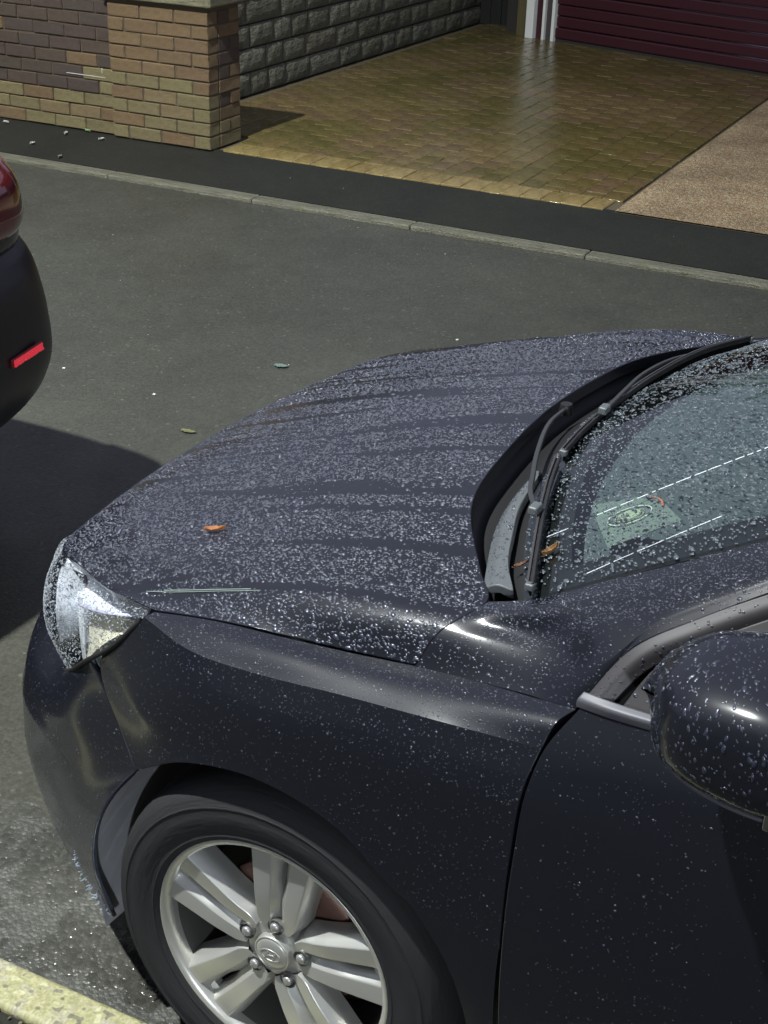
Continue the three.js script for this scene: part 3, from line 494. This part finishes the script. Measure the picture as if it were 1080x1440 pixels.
const sailGeo = loft([[[.512, .960, .824], [.545, 1.02, .79], [.60, 1.062, .764], [.70, 1.122, .724]], [[.56, .964, .826], [.59, 1.01, .80], [.635, 1.05, .775], [.71, 1.08, .75]], [[.62, .969, .828], [.64, .99, .818], [.67, 1.01, .80], [.72, 1.03, .785]], [[.74, .978, .830], [.74, .985, .826], [.74, .99, .822], [.74, 1.0, .815]]], 5, 5, { out: [0, .2, 1], depth: .008 });
const winGeo = loft([[[.74, .975, .822], [1.0, .99, .826], [1.42, 1.008, .826]], [[.74, 1.06, .765], [1.0, 1.13, .74], [1.42, 1.2, .70]], [[.74, 1.135, .715], [1.0, 1.265, .655], [1.42, 1.375, .602]]], 6, 6, { out: [0, .3, 1], depth: 0 });
const waistGeo = loft([[[.463, .9705, .825], [.50, .972, .829], [.565, .975, .833], [.9, .998, .838], [1.46, 1.022, .834]], [[.459, .963, .832], [.50, .9665, .838], [.565, .971, .841], [.9, .994, .846], [1.46, 1.018, .842]], [[.458, .9525, .832], [.50, .9545, .8365], [.565, .959, .840], [.9, .983, .845], [1.46, 1.006, .841]]], 7, 4, { out: [0, .4, 1], depth: .008, lip: .003 });
const secPt = (x, cy, cz, hy, hz, e, a) => { const c = Math.cos(a), q = Math.sin(a); return [x + .012 * c, cy + hy * Math.sign(q) * Math.pow(Math.abs(q), 2 / e), cz + hz * Math.sign(c) * Math.pow(Math.abs(c), 2 / e)]; };
const mirrorSec = (x, cy, cz, hy, hz, e = 2.6) => Array.from({ length: 17 }, (_, i) => secPt(x, cy, cz, hy, hz, e, i / 16 * 2 * PI));
const HS = [[.585, 1.095, .960, .002, .003, 2], [.588, 1.095, .960, .022, .032, 2.1], [.596, 1.096, .961, .037, .054, 2.3], [.612, 1.098, .962, .051, .074, 2.6], [.640, 1.103, .962, .063, .092, 2.9], [.685, 1.106, .963, .070, .102, 3.3], [.735, 1.107, .964, .071, .104, 3.6], [.75, 1.107, .964, .069, .102, 3.6]];
const housing = loft(HS.map(a => mirrorSec(...a)), 3, 5, { out: ([x, y, z]) => [x - .70, y - 1.10, z - .967], depth: 0 });
const lower = loft([[.606, 1.085, .958, .030, .046, 2.2], [.64, 1.087, .960, .051, .081, 2.5], [.68, 1.087, .961, .058, .094, 2.8], [.752, 1.088, .962, .060, .097, 3]].map(a => mirrorSec(...a)), 3, 5, { out: ([x, y, z]) => [x - .70, y - 1.07, z - .965], depth: 0 });
const seam = tube(HS.slice(2).map((h, i) => secPt(h[0] - .001, h[1] - .001, h[2], h[3] + .001, h[4] + .001, h[5], [-1.5, -1.25, -1.0, -.85, -.75, -.72][i])), .0026, 40, 6);
for (const s of [1, -1]) { const f = g => s > 0 ? g : farSide(g);
  const d = new THREE.Group(); d.name = 'front_door'; car.add(d);
  part('door_skin', f(doorGeo), M.paint, d); part('window_frame', f(frameGeo), M.frame, d); part('window_seal', f(sealGeo), M.black, d); part('window_bead', f(beadGeo), M.satin, d);
  part('sail_panel', f(sailGeo), M.frame, d); part('door_glass', f(winGeo), M.darkGlass, d); part('waist_trim', f(waistGeo), M.satin, d);
  part('door_handle', f(rbx(1.25, 1.42, .86, .885, .885, .91, .01, 2)), M.paint, d);
  const m = new THREE.Group(); m.name = 'door_mirror'; car.add(m);
  part('mirror_housing', f(housing), M.paint, m); part('mirror_case', f(lower), M.plastic, m); part('mirror_seam', f(seam), M.satin, m);
  part('mirror_foot', f(rbx(.62, .72, 1.01, 1.06, .79, .90, .012, 3)), M.plastic, m);
  part('mirror_glass', f(rbx(.748, .756, 1.04, 1.165, .875, 1.06, .003, 2)), mat({ color: lin(.6, .6, .6), metalness: 1, roughness: .05 }), m);
}
// the car behind the front doors, roof, floor, interior
{
  const Q = [[[1.47, 1.01, .836], [2.3, 1.03, .82], [2.9, 1.05, .78], [3.25, 1.06, .66], [3.36, 1.06, 0]], [[1.47, .90, .882], [2.3, .92, .88], [2.95, .93, .83], [3.32, .93, .70], [3.42, .93, 0]], [[1.47, .5, .893], [2.3, .55, .893], [2.95, .55, .86], [3.35, .5, .74], [3.45, .5, 0]], [[1.47, .28, .88], [2.3, .3, .87], [2.95, .3, .82], [3.3, .28, .70], [3.38, .28, 0]]];
  const q = loft(Q, 6, 5, { out: [.3, 0, 1], depth: .01 }); part('rear_body', [q, farSide(q)], M.paint);
  const U = [[[1.47, 1.012, .834], [2.3, 1.03, .818], [2.9, 1.05, .77], [3.28, 1.06, .6], [3.34, 1.06, 0]], [[1.45, 1.38, .60], [2.2, 1.40, .60], [2.8, 1.36, .57], [3.1, 1.33, .45], [3.15, 1.33, 0]]];
  const u = loft(U, 6, 5, { out: [.2, .2, 1], depth: .01 }); part('rear_windows', [u, farSide(u)], M.darkGlass);
  const roof = loft([[[1.11, 1.43, 0], [1.3, 1.455, 0], [1.9, 1.475, 0], [2.6, 1.45, 0], [3.18, 1.36, 0]], [[1.13, 1.425, .3], [1.32, 1.447, .3], [1.9, 1.465, .3], [2.6, 1.44, .3], [3.17, 1.35, .3]], [[1.19, 1.405, .50], [1.35, 1.425, .53], [1.9, 1.438, .54], [2.6, 1.41, .52], [3.12, 1.335, .44]], [[1.2, 1.36, .585], [1.4, 1.395, .605], [1.9, 1.40, .615], [2.6, 1.375, .59], [3.1, 1.32, .5]]], 5, 5, { depth: .01 });
  part('roof', [roof, farSide(roof)], M.paint);
  part('underbody', [bx(-.62, 3.2, .17, .24, -.58, .58), bx(.43, 2.25, .17, .27, -.86, .86)], M.black);
  part('inner_body', [bx(-.30, 1.4, .30, .62, -.57, .57), bx(-.56, -.3, .3, .56, -.5, .5), bx(.42, .44, .3, .90, -.82, .82), bx(.44, 3.2, .28, .50, -.84, .84)], M.black);
  const dashM = mat({ color: lin(.05, .062, .068), roughness: .7, bumpMap: grainBump, bumpScale: .002 });
  part('dashboard', [loft([[[.16, .955, 0], [.30, .975, 0], [.55, .985, 0], [.72, .96, 0], [.76, .80, 0]], [[.20, .955, .4], [.33, .975, .4], [.56, .985, .4], [.72, .96, .4], [.76, .80, .4]], [[.31, .955, .66], [.40, .965, .67], [.56, .97, .70], [.70, .95, .72], [.74, .80, .72]]], 5, 4, { depth: 0 })].flatMap(g => [g, farSide(g)]), dashM);
  part('instrument_hood', new THREE.SphereGeometry(.19, 24, 12).scale(.7, .38, 1).translate(.62, .985, -.36), M.plastic);
  part('steering_wheel', new THREE.TorusGeometry(.185, .016, 10, 40).rotateY(PI / 2).rotateZ(-.4).translate(.86, .93, -.36), M.plastic);
  for (const s of [1, -1]) { part('seat', [rbx(1.15, 1.65, .35, .52, s * .36 - .24, s * .36 + .24, .06, 3), rbx(1.58, 1.74, .45, 1.08, s * .36 - .23, s * .36 + .23, .06, 3), rbx(1.62, 1.72, 1.1, 1.28, s * .36 - .13, s * .36 + .13, .04, 3)], mat({ color: lin(.02, .021, .022), roughness: .9 })); }
}

// wheels
const rimSpoke = (() => {                         // one half of a double spoke, along +y of the wheel's face
  const prof = [[.0045, -.036], [.005, -.017], [.0165, -.0045], [.0195, -.0025], [.052, 0], [.0545, -.0015], [.0615, -.011], [.068, -.025], [.069, -.046]];
  const radii = [.046, .062, .085, .11, .14, .17, .196, .2135];
  return s => { const rows = prof.map(([w, h]) => radii.map((r, i) => { const lim = r * Math.tan(PI / 5) * .985, k = Math.min(.044 + (r - .06) * .175, lim) / .069, wv = w < .007 ? (r < .125 ? 0 : w) : Math.max(.0055, w * k); return [s * wv, r, h * (r > .2 ? .6 : 1) - (r < .1 ? .006 * (1 - (r - .046) / .054) : 0)]; }));
    return loft(rows, 4, 3, { out: [0, 0, 1], depth: 0, sharp: [1, 2, 3, 4, 5, 7] }); };
})();
function makeWheel(name) {
  const g = new THREE.Group(); g.name = name;
  const lathe = (pts, n = 72) => new THREE.LatheGeometry(curve(pts.map(p => [...p, 0]), 3).map(p => new THREE.Vector2(p[0], p[1])), n).rotateX(PI / 2);
  part('tyre', lathe([[.214, .086], [.219, .0945], [.226, .098], [.2275, .0995], [.2295, .0985], [.240, .1005], [.262, .104], [.279, .1022], [.281, .1032], [.2835, .1014], [.298, .094], [.308, .081], [.3135, .062], [.3155, .03], [.316, 0], [.3135, -.062], [.298, -.094], [.26, -.104], [.214, -.086]]), M.tyre, g);
  part('barrel', lathe([[.2015, .066], [.199, .05], [.193, -.02], [.20, -.085]]), M.barrel, g);
  part('rim', [lathe([[.2185, .0915], [.217, .094], [.2125, .0935], [.206, .0885], [.2035, .083], [.2015, .066]]), new THREE.CylinderGeometry(.052, .058, .03, 40).rotateX(PI / 2).translate(0, 0, .06)], M.alloy, g);
  for (let i = 0; i < 5; i++) { const a = (13.5 + 72 * i) * PI / 180 - PI / 2;
    for (const s of [1, -1]) part('spoke', rimSpoke(s).rotateZ(a).translate(0, 0, .0865), M.alloy, g);
    part('spoke_web', [loft([[[-.022, .05, -.018], [-.018, .09, -.018], [-.008, .122, -.022]], [[0, .05, -.02], [0, .09, -.021], [0, .124, -.025]], [[.022, .05, -.018], [.018, .09, -.018], [.008, .122, -.022]]], 4, 3, { out: [0, 0, 1], depth: 0 })].map(q => q.rotateZ(a).translate(0, 0, .0865)), M.alloy, g);
    part('slot_end', bx(-.009, .009, .186, .212, -.03, -.016).rotateZ(a).translate(0, 0, .0865), M.alloy, g);
    const nx = Math.cos(a + PI / 2) * .0545, ny = Math.sin(a + PI / 2) * .0545;
    part('nut_pocket', new THREE.CylinderGeometry(.0145, .0125, .012, 24, 1, true).rotateX(PI / 2).translate(nx, ny, .0765), M.alloyDark, g);
    part('wheel_nut', [new THREE.CylinderGeometry(.009, .0098, .02, 6).rotateX(PI / 2).translate(nx, ny, .074), new THREE.SphereGeometry(.0085, 12, 6).scale(1, 1, .5).translate(nx, ny, .084)], M.nut, g);
  }
  part('hub_cap', lathe([[.0005, .0905], [.014, .0902], [.025, .0885], [.0285, .0865], [.029, .0855], [.0305, .087], [.0325, .0865], [.0335, .082], [.0335, .07]], 48), M.alloy, g);
  { const ring = new THREE.TorusGeometry(.0135, .0012, 8, 40).scale(1.35, .8, .8).translate(0, 0, .0905); const bar = (x) => rbx(-.0012, .0012, -.008, .008, -.001, .001, .0008).rotateZ(-.35).translate(x, 0, .0908);
    part('emblem', [ring, bar(-.007), bar(.007), rbx(-.007, .007, -.0012, .0012, -.001, .001, .0008).rotateZ(.2).translate(0, 0, .0908)], M.nut, g); }
  part('brake_disc', lathe([[.055, .028], [.09, .03], [.136, .03], [.137, .024], [.137, .006], [.06, .006]], 60), M.disc, g);
  part('brake_caliper', rbx(-.03, .05, .06, .15, -.03, .045, .012, 2).rotateZ(-1.25), M.plastic, g);
  part('hub_back', new THREE.CylinderGeometry(.19, .19, .01, 40).rotateX(PI / 2).translate(0, 0, -.05), mat({ color: lin(.10, .095, .09), roughness: .6, metalness: .3 }), g);
  return g;
}
{
  M.tyre = mat({ color: lin(.021, .0215, .023), roughness: .75, specularIntensity: .25, bumpMap: grainBump, bumpScale: .001 }); M.barrel = mat({ color: lin(.07, .068, .064), roughness: .6, metalness: .3 }); M.alloyDark = mat({ color: lin(.22, .22, .21), roughness: .4, metalness: .7 }); M.nut = mat({ color: lin(.40, .40, .39), roughness: .4, metalness: .7 }); M.disc = mat({ color: lin(.16, .09, .07), roughness: .5, metalness: .5 });
  const w = makeWheel('front_wheel'); w.position.set(0, .311, .765); w.rotation.set(-.012, 0, 0); car.add(w);
  const r = w.clone(); r.name = 'rear_wheel'; r.position.set(2.65, .311, .765); car.add(r);
  for (const x of [0, 2.65]) { const o = w.clone(); o.name = x ? 'rear_wheel' : 'front_wheel'; o.position.set(x, .311, -.765); o.rotation.y = PI; car.add(o); }
  const arc = (R, z) => Array.from({ length: 13 }, (_, i) => { const a = (-18 + 216 * i / 12) * PI / 180; return [R * Math.cos(a), .31 + R * Math.sin(a), z]; });
  const liner = loft([arc(.366, .848), arc(.362, .80), arc(.360, .70), arc(.358, .56)], 4, 3, { out: ([x, y, z]) => [-x, .31 - y, 0], depth: 0 });
  const linerBack = new THREE.CircleGeometry(.37, 40).translate(0, .31, .56);
  const lm = mat({ color: lin(.30, .30, .315), roughness: .75, bumpMap: stoneBump, bumpScale: .004 });
  for (const s of [1, -1]) { const f = g => s > 0 ? g : farSide(g); part('wheel_arch_liner', f(liner), lm); part('wheel_arch_wall', f(linerBack), lm); }
}

// ------------------------------------------------------------------ raindrops
const dropGeo = new THREE.SphereGeometry(1, 9, 4, 0, 2 * PI, 0, PI / 2);
function drops(name, geo, n, o, parent = car) {
  const { cols, m } = geo.userData.surf, p = geo.attributes.position, q = geo.attributes.normal, mats = [];
  const P = (i, t) => [t.getX(i), t.getY(i), t.getZ(i)];
  const cells = [], cum = []; let tot = 0;
  for (let c = 0; c < cols - 1; c++) for (let r = 0; r < m - 1; r++) { const a = P(c * m + r, p), b = P((c + 1) * m + r, p), d = P(c * m + r + 1, p); tot += Math.hypot(...cross(sub(b, a), sub(d, a))); cells.push([c, r]); cum.push(tot); }
  const M4 = new THREE.Matrix4(), X = V(0, 0, 0), Y = V(0, 0, 0), Z = V(0, 0, 0);
  for (let k = 0; k < n; k++) {
    const t = rnd() * tot; let lo = 0, hi = cum.length - 1; while (lo < hi) { const mid = (lo + hi) >> 1; if (cum[mid] < t) lo = mid + 1; else hi = mid; }
    const [c, r] = cells[lo], u = rnd(), v = rnd(), i = c * m + r; const mix = t2 => { const a = P(i, t2), b = P(i + m, t2), d = P(i + 1, t2), e = P(i + m + 1, t2); return a.map((x, j) => (x * (1 - u) + b[j] * u) * (1 - v) + (d[j] * (1 - u) + e[j] * u) * v); };
    const w = mix(p); const dens = o.density ? o.density(w) : 1; if (rnd() > dens) continue;
    const nn = unit(mix(q)); if (o.skip && o.skip(w, nn)) continue;
    const big = rnd(); const s = (o.size ?? .0017) * (.45 + .75 * rnd() * rnd() + .25 * rnd() + (big > .93 ? .5 + .7 * rnd() : 0)), el = o.long ? o.long(w) : 1;
    Y.set(...nn); X.set(...(o.along ?? [1, 0, 0])); X.addScaledVector(Y, -X.dot(Y)).normalize(); const tw = rr(-.5, .5) * (o.twist ?? 1); Z.crossVectors(X, Y); X.applyAxisAngle(Y, tw); Z.crossVectors(X, Y);
    const sx = s * el * rr(.9, 1.3), sz = s * rr(.85, 1.1), sy = s * (o.flat ?? .62);
    M4.makeBasis(X.clone().multiplyScalar(sx), Y.clone().multiplyScalar(sy), Z.clone().multiplyScalar(sz)); M4.setPosition(w[0] - nn[0] * s * .05, w[1] - nn[1] * s * .05, w[2] - nn[2] * s * .05); mats.push(M4.clone());
  }
  const im = shade(new THREE.InstancedMesh(dropGeo, o.mat ?? M.water, mats.length)); mats.forEach((a, i) => im.setMatrixAt(i, a)); im.name = name; im.userData.kind = 'stuff'; im.userData.label = o.label ?? 'beads of rain'; parent.add(im); return im;
}
// where the water has run off in long fingers the drops are few
const streak = (x, z) => { const q = z + .05 * Math.sin(x * 3 + 1) + .03 * vn(x * 6, z * 8); return vn(x * 1.7 + 30, q * 34 + 40) * .5 + vn(x * 4.5 + 9, q * 70 + 11) * .3 + vn(x * 3 + 50, q * 11) * .2; };
drops('raindrops', bonnetGeo, 50000, { size: .0020, along: [1, -.25, 0], long: () => rr(.95, 1.4), density: ([x, y, z]) => { const s = streak(x, z); return s < .34 ? .04 : s < .39 ? .35 : s < .45 ? .8 : 1; }, label: 'dense beads of rain on the bonnet' });
drops('raindrops', screenGeo, 24000, { size: .0018, along: [.8, -.3, .5], long: () => rr(1, 2.2), mat: M.waterGlass, skip: w => w[0] > .8, density: ([x, y, z]) => .55 + .45 * vn(x * 9, z * 9), label: 'beads of rain on the windscreen' });
drops('raindrops', pillarGeo, 7000, { size: .0012, long: () => rr(1, 1.5), skip: w => w[0] > .75, density: ([x, y, z]) => y > .95 && z < .74 ? 1 : .35 });
drops('raindrops', wingTop, 1500, { size: .001 });
drops('raindrops', wingA, 4200, { size: .0009, density: ([x, y, z]) => (y > .8 ? .9 : .35) });
drops('raindrops', doorGeo, 5200, { size: .00095, skip: w => w[0] > .9 || w[1] < .4, density: ([x, y, z]) => (y > .84 ? 1 : .22 + .5 * (vn(x * 14, y * 3) > .68)) });
drops('raindrops', bumperGeo, 4200, { size: .0009 });
drops('raindrops', housing, 1500, { size: .0015, long: () => rr(1, 1.9), along: [.2, -1, .3] });
drops('raindrops', sailGeo, 160, { size: .0016 }); drops('raindrops', frameGeo, 260, { size: .0016, skip: w => w[0] > .8 });
drops('raindrops', car.userData.lens, 3600, { size: .0014, mat: M.waterLens, label: 'beads of rain on the headlamp' });
drops('raindrops', car.userData.end, 260, { size: .0015 });
delete car.userData.lens; delete car.userData.end;

// pale lines painted for a reflection in the windscreen and a highlight on the bonnet
{
  const glintMat = mat({ color: lin(.5, .54, .58), roughness: .3 });  // pale matte colour carries the reflected lines in the glass
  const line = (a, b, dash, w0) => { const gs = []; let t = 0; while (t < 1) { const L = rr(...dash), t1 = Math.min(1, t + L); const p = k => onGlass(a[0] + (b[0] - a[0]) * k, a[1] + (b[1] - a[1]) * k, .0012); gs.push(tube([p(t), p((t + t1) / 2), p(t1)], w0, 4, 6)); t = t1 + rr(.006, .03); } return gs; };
  part('reflection_line', [...line([.271, .507], [.300, .495], [.2, .6], .0009), ...line([.335, .474], [.545, .372], [.02, .11], .0008)], glintMat).userData.label = 'broken pale line painted for a reflection in the windscreen';
  part('reflection_line', line([.382, .628], [.535, .546], [.03, .16], .0007), glintMat);
}
{
  const pale = mat({ color: lin(.17, .21, .19), roughness: .5 });  // pale tubes stand for the highlight along the bonnet ridge
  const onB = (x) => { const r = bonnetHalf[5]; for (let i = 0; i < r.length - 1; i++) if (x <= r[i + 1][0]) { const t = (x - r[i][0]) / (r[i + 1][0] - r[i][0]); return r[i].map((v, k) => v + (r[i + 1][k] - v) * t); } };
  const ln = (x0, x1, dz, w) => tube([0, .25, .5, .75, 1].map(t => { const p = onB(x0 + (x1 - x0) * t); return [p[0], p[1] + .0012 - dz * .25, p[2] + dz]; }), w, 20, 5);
  part('ridge_highlight', [ln(-.325, -.10, 0, .0008), ln(-.29, -.12, -.004, .001), ln(-.26, -.17, -.007, .0006)], pale).userData.label = 'pale line painted as a highlight along the near ridge of the bonnet';
}

// ------------------------------------------------------------------ card behind the windscreen, leaves
{
  const card = thing('paper_permit', 'pale green paper permit with an oval emblem behind the lower corner of the windscreen', 'permit', [-.8455, 0, -2.313], null, -.045);
  const g = (a, b, off) => onGlass(a, b, off);
  const q = [[.300, .418], [.400, .428], [.470, .520], [.380, .556]];
  const row = (a, b, n = 5) => Array.from({ length: n }, (_, i) => g(a[0] + (b[0] - a[0]) * i / (n - 1), a[1] + (b[1] - a[1]) * i / (n - 1), -.008));
  obj('paper', loft([row(q[0], q[1]), row(q[3], q[2])], 3, 6, { out: [0, 1, 0], depth: .001, lip: .0004 }), mat({ color: lin(.115, .14, .125), roughness: .8 }), card);
  const oc = [.384, .482], ring = (r, w) => tube(Array.from({ length: 24 }, (_, i) => { const a = i / 24 * 2 * PI; return g(oc[0] + r * 1.15 * Math.cos(a), oc[1] + r * .85 * Math.sin(a), -.0062); }), w, 60, 5, true);
  obj('emblem_ring', [ring(.027, .0013)], mat({ color: lin(.42, .45, .41), roughness: .7 }), card);
  obj('emblem_disc', [ring(.012, .0035), ring(.006, .004), ring(.018, .0008)], mat({ color: lin(.27, .30, .22), roughness: .7 }), card);
  obj('red_mark', tube([g(.396, .436, -.0062), g(.412, .447, -.0062), g(.424, .462, -.0062), g(.430, .478, -.0062)], .002, 12, 5), mat({ color: lin(.45, .13, .08), roughness: .7 }), card);
}
function leaf(len, wid, curl) { // a torn curled leaf with a rib
  const n = 8, rows = [-1, -.5, 0, .5, 1].map(s => Array.from({ length: n + 1 }, (_, i) => { const t = i / n, w = wid * Math.sin(PI * Math.pow(t, .8)) * (1 + .25 * Math.sin(i * 2.3 + s)); return [(t - .5) * len, curl * (s * s) * wid + curl * .6 * len * (t - .5) * (t - .5), s * w / 2]; }));
  return loft(rows, 2, 2, { depth: .0006, lip: .0003 });
}
const toWorld = (x, y, z) => { const p = V(x, y, z).applyAxisAngle(V(0, 1, 0), -.045); return [p.x - .8455, p.y, p.z - 2.313]; };
function putLeaf(name, label, pos, turn, tilt, len, wid, col, curl = .5) { const t = thing(name, label, 'leaf', pos); t.rotation.set(tilt[0], turn, tilt[1], 'ZXY'); obj('blade', leaf(len, wid, curl), mat({ color: lin(...col), roughness: .6 }), t); obj('stalk', tube([[-.5 * len, .001, 0], [-.6 * len, .003, .002], [-.7 * len, .004, 0]], .0007, 6, 5), mat({ color: lin(...col.map(c => c * .7)), roughness: .6 }), t); }
putLeaf('leaf_scrap', 'small orange brown leaf scrap lying on the bonnet', toWorld(-.304, .861, .551), .25, [0, .22], .036, .012, [.34, .13, .04]);
putLeaf('leaf_scrap', 'torn brown leaf just right of the near wiper blade on the windscreen', toWorld(...onGlass(.302, .556, .003)), .9, [.1, .5], .028, .013, [.17, .085, .025]);
putLeaf('leaf_scrap', 'reddish brown leaf scrap left of the near wiper blade', toWorld(...onGlass(.265, .575, .003)), .4, [.1, .5], .022, .007, [.13, .06, .03]);
putLeaf('fallen_leaf', 'pale teal smear drawn as a leaf on the road beyond the bonnet', [-2.55, .009, -4.334], .2, [0, 0], .06, .03, [.09, .14, .115], .12);  // teal smear on the road, given the form of a leaf
putLeaf('fallen_leaf', 'yellow green leaf lying on the road near the shadow edge', [-2.517, .009, -3.659], .1, [0, 0], .06, .022, [.10, .105, .04], .12);
[[-5.909, -6.789, 'largest white petal by the foot of the brick wall at the left'], [-5.492, -6.521, 'white petal nearest the kerb on the far pavement'], [-5.438, -6.758, 'white petal below the paint mark on the wall'], [-5.352, -6.855, 'green tinged petal closest to the wall foot'], [-5.178, -6.754, 'white petal just before the pier on the far pavement'], [-5.191, -6.383, 'faint dull petal beside the far kerb']].forEach(([x, z, l], i) => putLeaf('fallen_petal', l, [x, .031 + (-6.335 - z) * .0815, z], i, [0, 0], rr(.03, .05), .02, i === 3 ? [.25, .38, .2] : i === 5 ? [.2, .19, .15] : [.5, .5, .46]));
{ const gs = []; const spots = [[-3.235, -3.909], [-2.804, -3.871], [-2.094, -4.944]]; for (let i = 0; i < 44; i++) { const [x, z] = i < 3 ? spots[i] : [rr(-4.2, -.6), rr(-6.8, -1.9)]; gs.push(new THREE.IcosahedronGeometry(i < 3 ? .007 : rr(.0015, .0032), 0).scale(1, .5, 1).translate(x, z < -6.3 ? .08 : .007, z)); }
  const o = obj('pale_grit', gs, mat({ color: lin(.5, .5, .46), roughness: .6 })); o.userData.kind = 'stuff'; tag(o, 'tiny pale grit scattered over the wet road and pavement', 'grit'); }

// ------------------------------------------------------------------ the dark car ahead
{
  const c = thing('parked_car', 'dark car parked ahead at the left edge, only its rear corner with red lamp showing', 'car', [0, 0, -2.24]);
  const half = (y, hw, xr, k = 1) => [[-6.1, y, hw * .7], [-5.4, y, hw], [-3.3, y, hw], [xr - .42 * k, y, hw - .01], [xr - .24 * k, y, hw - .045], [xr - .10 * k, y, hw - .16], [xr - .03 * k, y, hw - .38], [xr, y, 0]];
  const full = (...a) => { const h = half(...a); return [...h.map(([x, y, z]) => [x, y, -z]), ...h.slice(0, -1).reverse()]; };
  const out = ([x, y, z]) => [x + 4.2, 0, z * 3];
  const lo = [[.29, .66, -2.62], [.33, .73, -2.53], [.40, .785, -2.43], [.48, .815, -2.37], [.56, .83, -2.345], [.66, .828, -2.345], [.75, .82, -2.354], [.84, .808, -2.380], [.875, .80, -2.41]];
  part('rear_bumper', loft(lo.map(a => full(...a)), 5, 4, { out, depth: .01 }), mat({ color: lin(.012, .011, .011), roughness: .35 }), c);
  part('body', loft([[.865, .795, -2.405], [.89, .798, -2.398], [.94, .797, -2.396], [1.03, .785, -2.40], [1.09, .765, -2.415]].map(a => full(...a)), 5, 4, { out, depth: .02, lip: .006 }), M.paint, c);
  part('rear_windows', loft([[1.085, .755, -2.45], [1.2, .70, -2.62], [1.34, .64, -2.71], [1.42, .60, -2.80]].map(a => full(...a)), 5, 4, { out, depth: .005 }), M.darkGlass, c);
  part('roof', loft([[-5.2, -3.4, -2.79].map((x, i) => [x, 1.40 - (i === 0 ? .05 : 0), .59]), [-5.1, -3.4, -2.74].map((x, i) => [x, 1.455 - (i === 0 ? .05 : 0), .3]), [-5.1, -3.4, -2.72].map((x, i) => [x, 1.47 - (i === 0 ? .05 : 0), 0]), [-5.1, -3.4, -2.74].map((x, i) => [x, 1.455 - (i === 0 ? .05 : 0), -.3]), [-5.2, -3.4, -2.79].map((x, i) => [x, 1.40 - (i === 0 ? .05 : 0), -.59])], 5, 5, { depth: .02 }), M.paint, c);
  part('underbody', bx(-5.9, -2.75, .2, .5, -.7, .7), M.black, c);
  const lampRow = (y, hw, xr, o) => { const h = half(y, hw, xr).slice(3, 7); return h.map(([x, yy, z], i) => [x + [0, .004, .009, .010][i] * o, yy, -(z + [.009, .009, .006, .002][i] * o)]); };
  const red = mat({ color: lin(.10, .008, .010), roughness: .12, clearcoat: 1, clearcoatRoughness: .04 });
  part('tail_lamp', loft([lampRow(.91, .797, -2.396, .3), lampRow(.925, .798, -2.395, 1), lampRow(.98, .796, -2.395, 1.4), lampRow(1.04, .785, -2.40, 1.3), lampRow(1.085, .77, -2.413, .3)], 5, 4, { out: ([x, y, z]) => [x + 3, 0, z * 2], depth: .02, lip: .004 }), red, c);
  part('tail_lamp', mirrorZ(loft([lampRow(.91, .797, -2.396, .3), lampRow(.925, .798, -2.395, 1), lampRow(.98, .796, -2.395, 1.4), lampRow(1.04, .785, -2.40, 1.3), lampRow(1.085, .77, -2.413, .3)], 5, 4, { out: ([x, y, z]) => [x + 3, 0, z * 2], depth: .02, lip: .004 })), red, c);
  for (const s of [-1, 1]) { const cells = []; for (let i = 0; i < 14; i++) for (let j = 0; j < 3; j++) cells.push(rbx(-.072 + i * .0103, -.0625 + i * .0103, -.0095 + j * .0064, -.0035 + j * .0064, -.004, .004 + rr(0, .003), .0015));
    const T = g => g.rotateY(PI / 2 - s * .16).translate(-2.370, .625, s * .485);  // red reflectors; the light they return is put in as a glow
    part('glowing_reflector', cells.map(T), mat({ color: lin(.5, .03, .04), emissive: lin(1, .06, .09), emissiveIntensity: .36, roughness: .25 }), c); part('reflector_base', T(rbx(-.077, .077, -.0125, .0125, -.008, .001, .003)), mat({ color: lin(.15, .01, .012), roughness: .4 }), c); }
  for (const [x, s] of [[-3.15, 1], [-3.15, -1], [-5.35, 1], [-5.35, -1]]) part('wheel', [new THREE.CylinderGeometry(.29, .29, .18, 40).rotateX(PI / 2), new THREE.TorusGeometry(.24, .05, 10, 40).translate(0, 0, .06 * s)].map(g => g.translate(x, .29, s * .70)), M.rubber, c);
}
renderer.render(scene, camera);
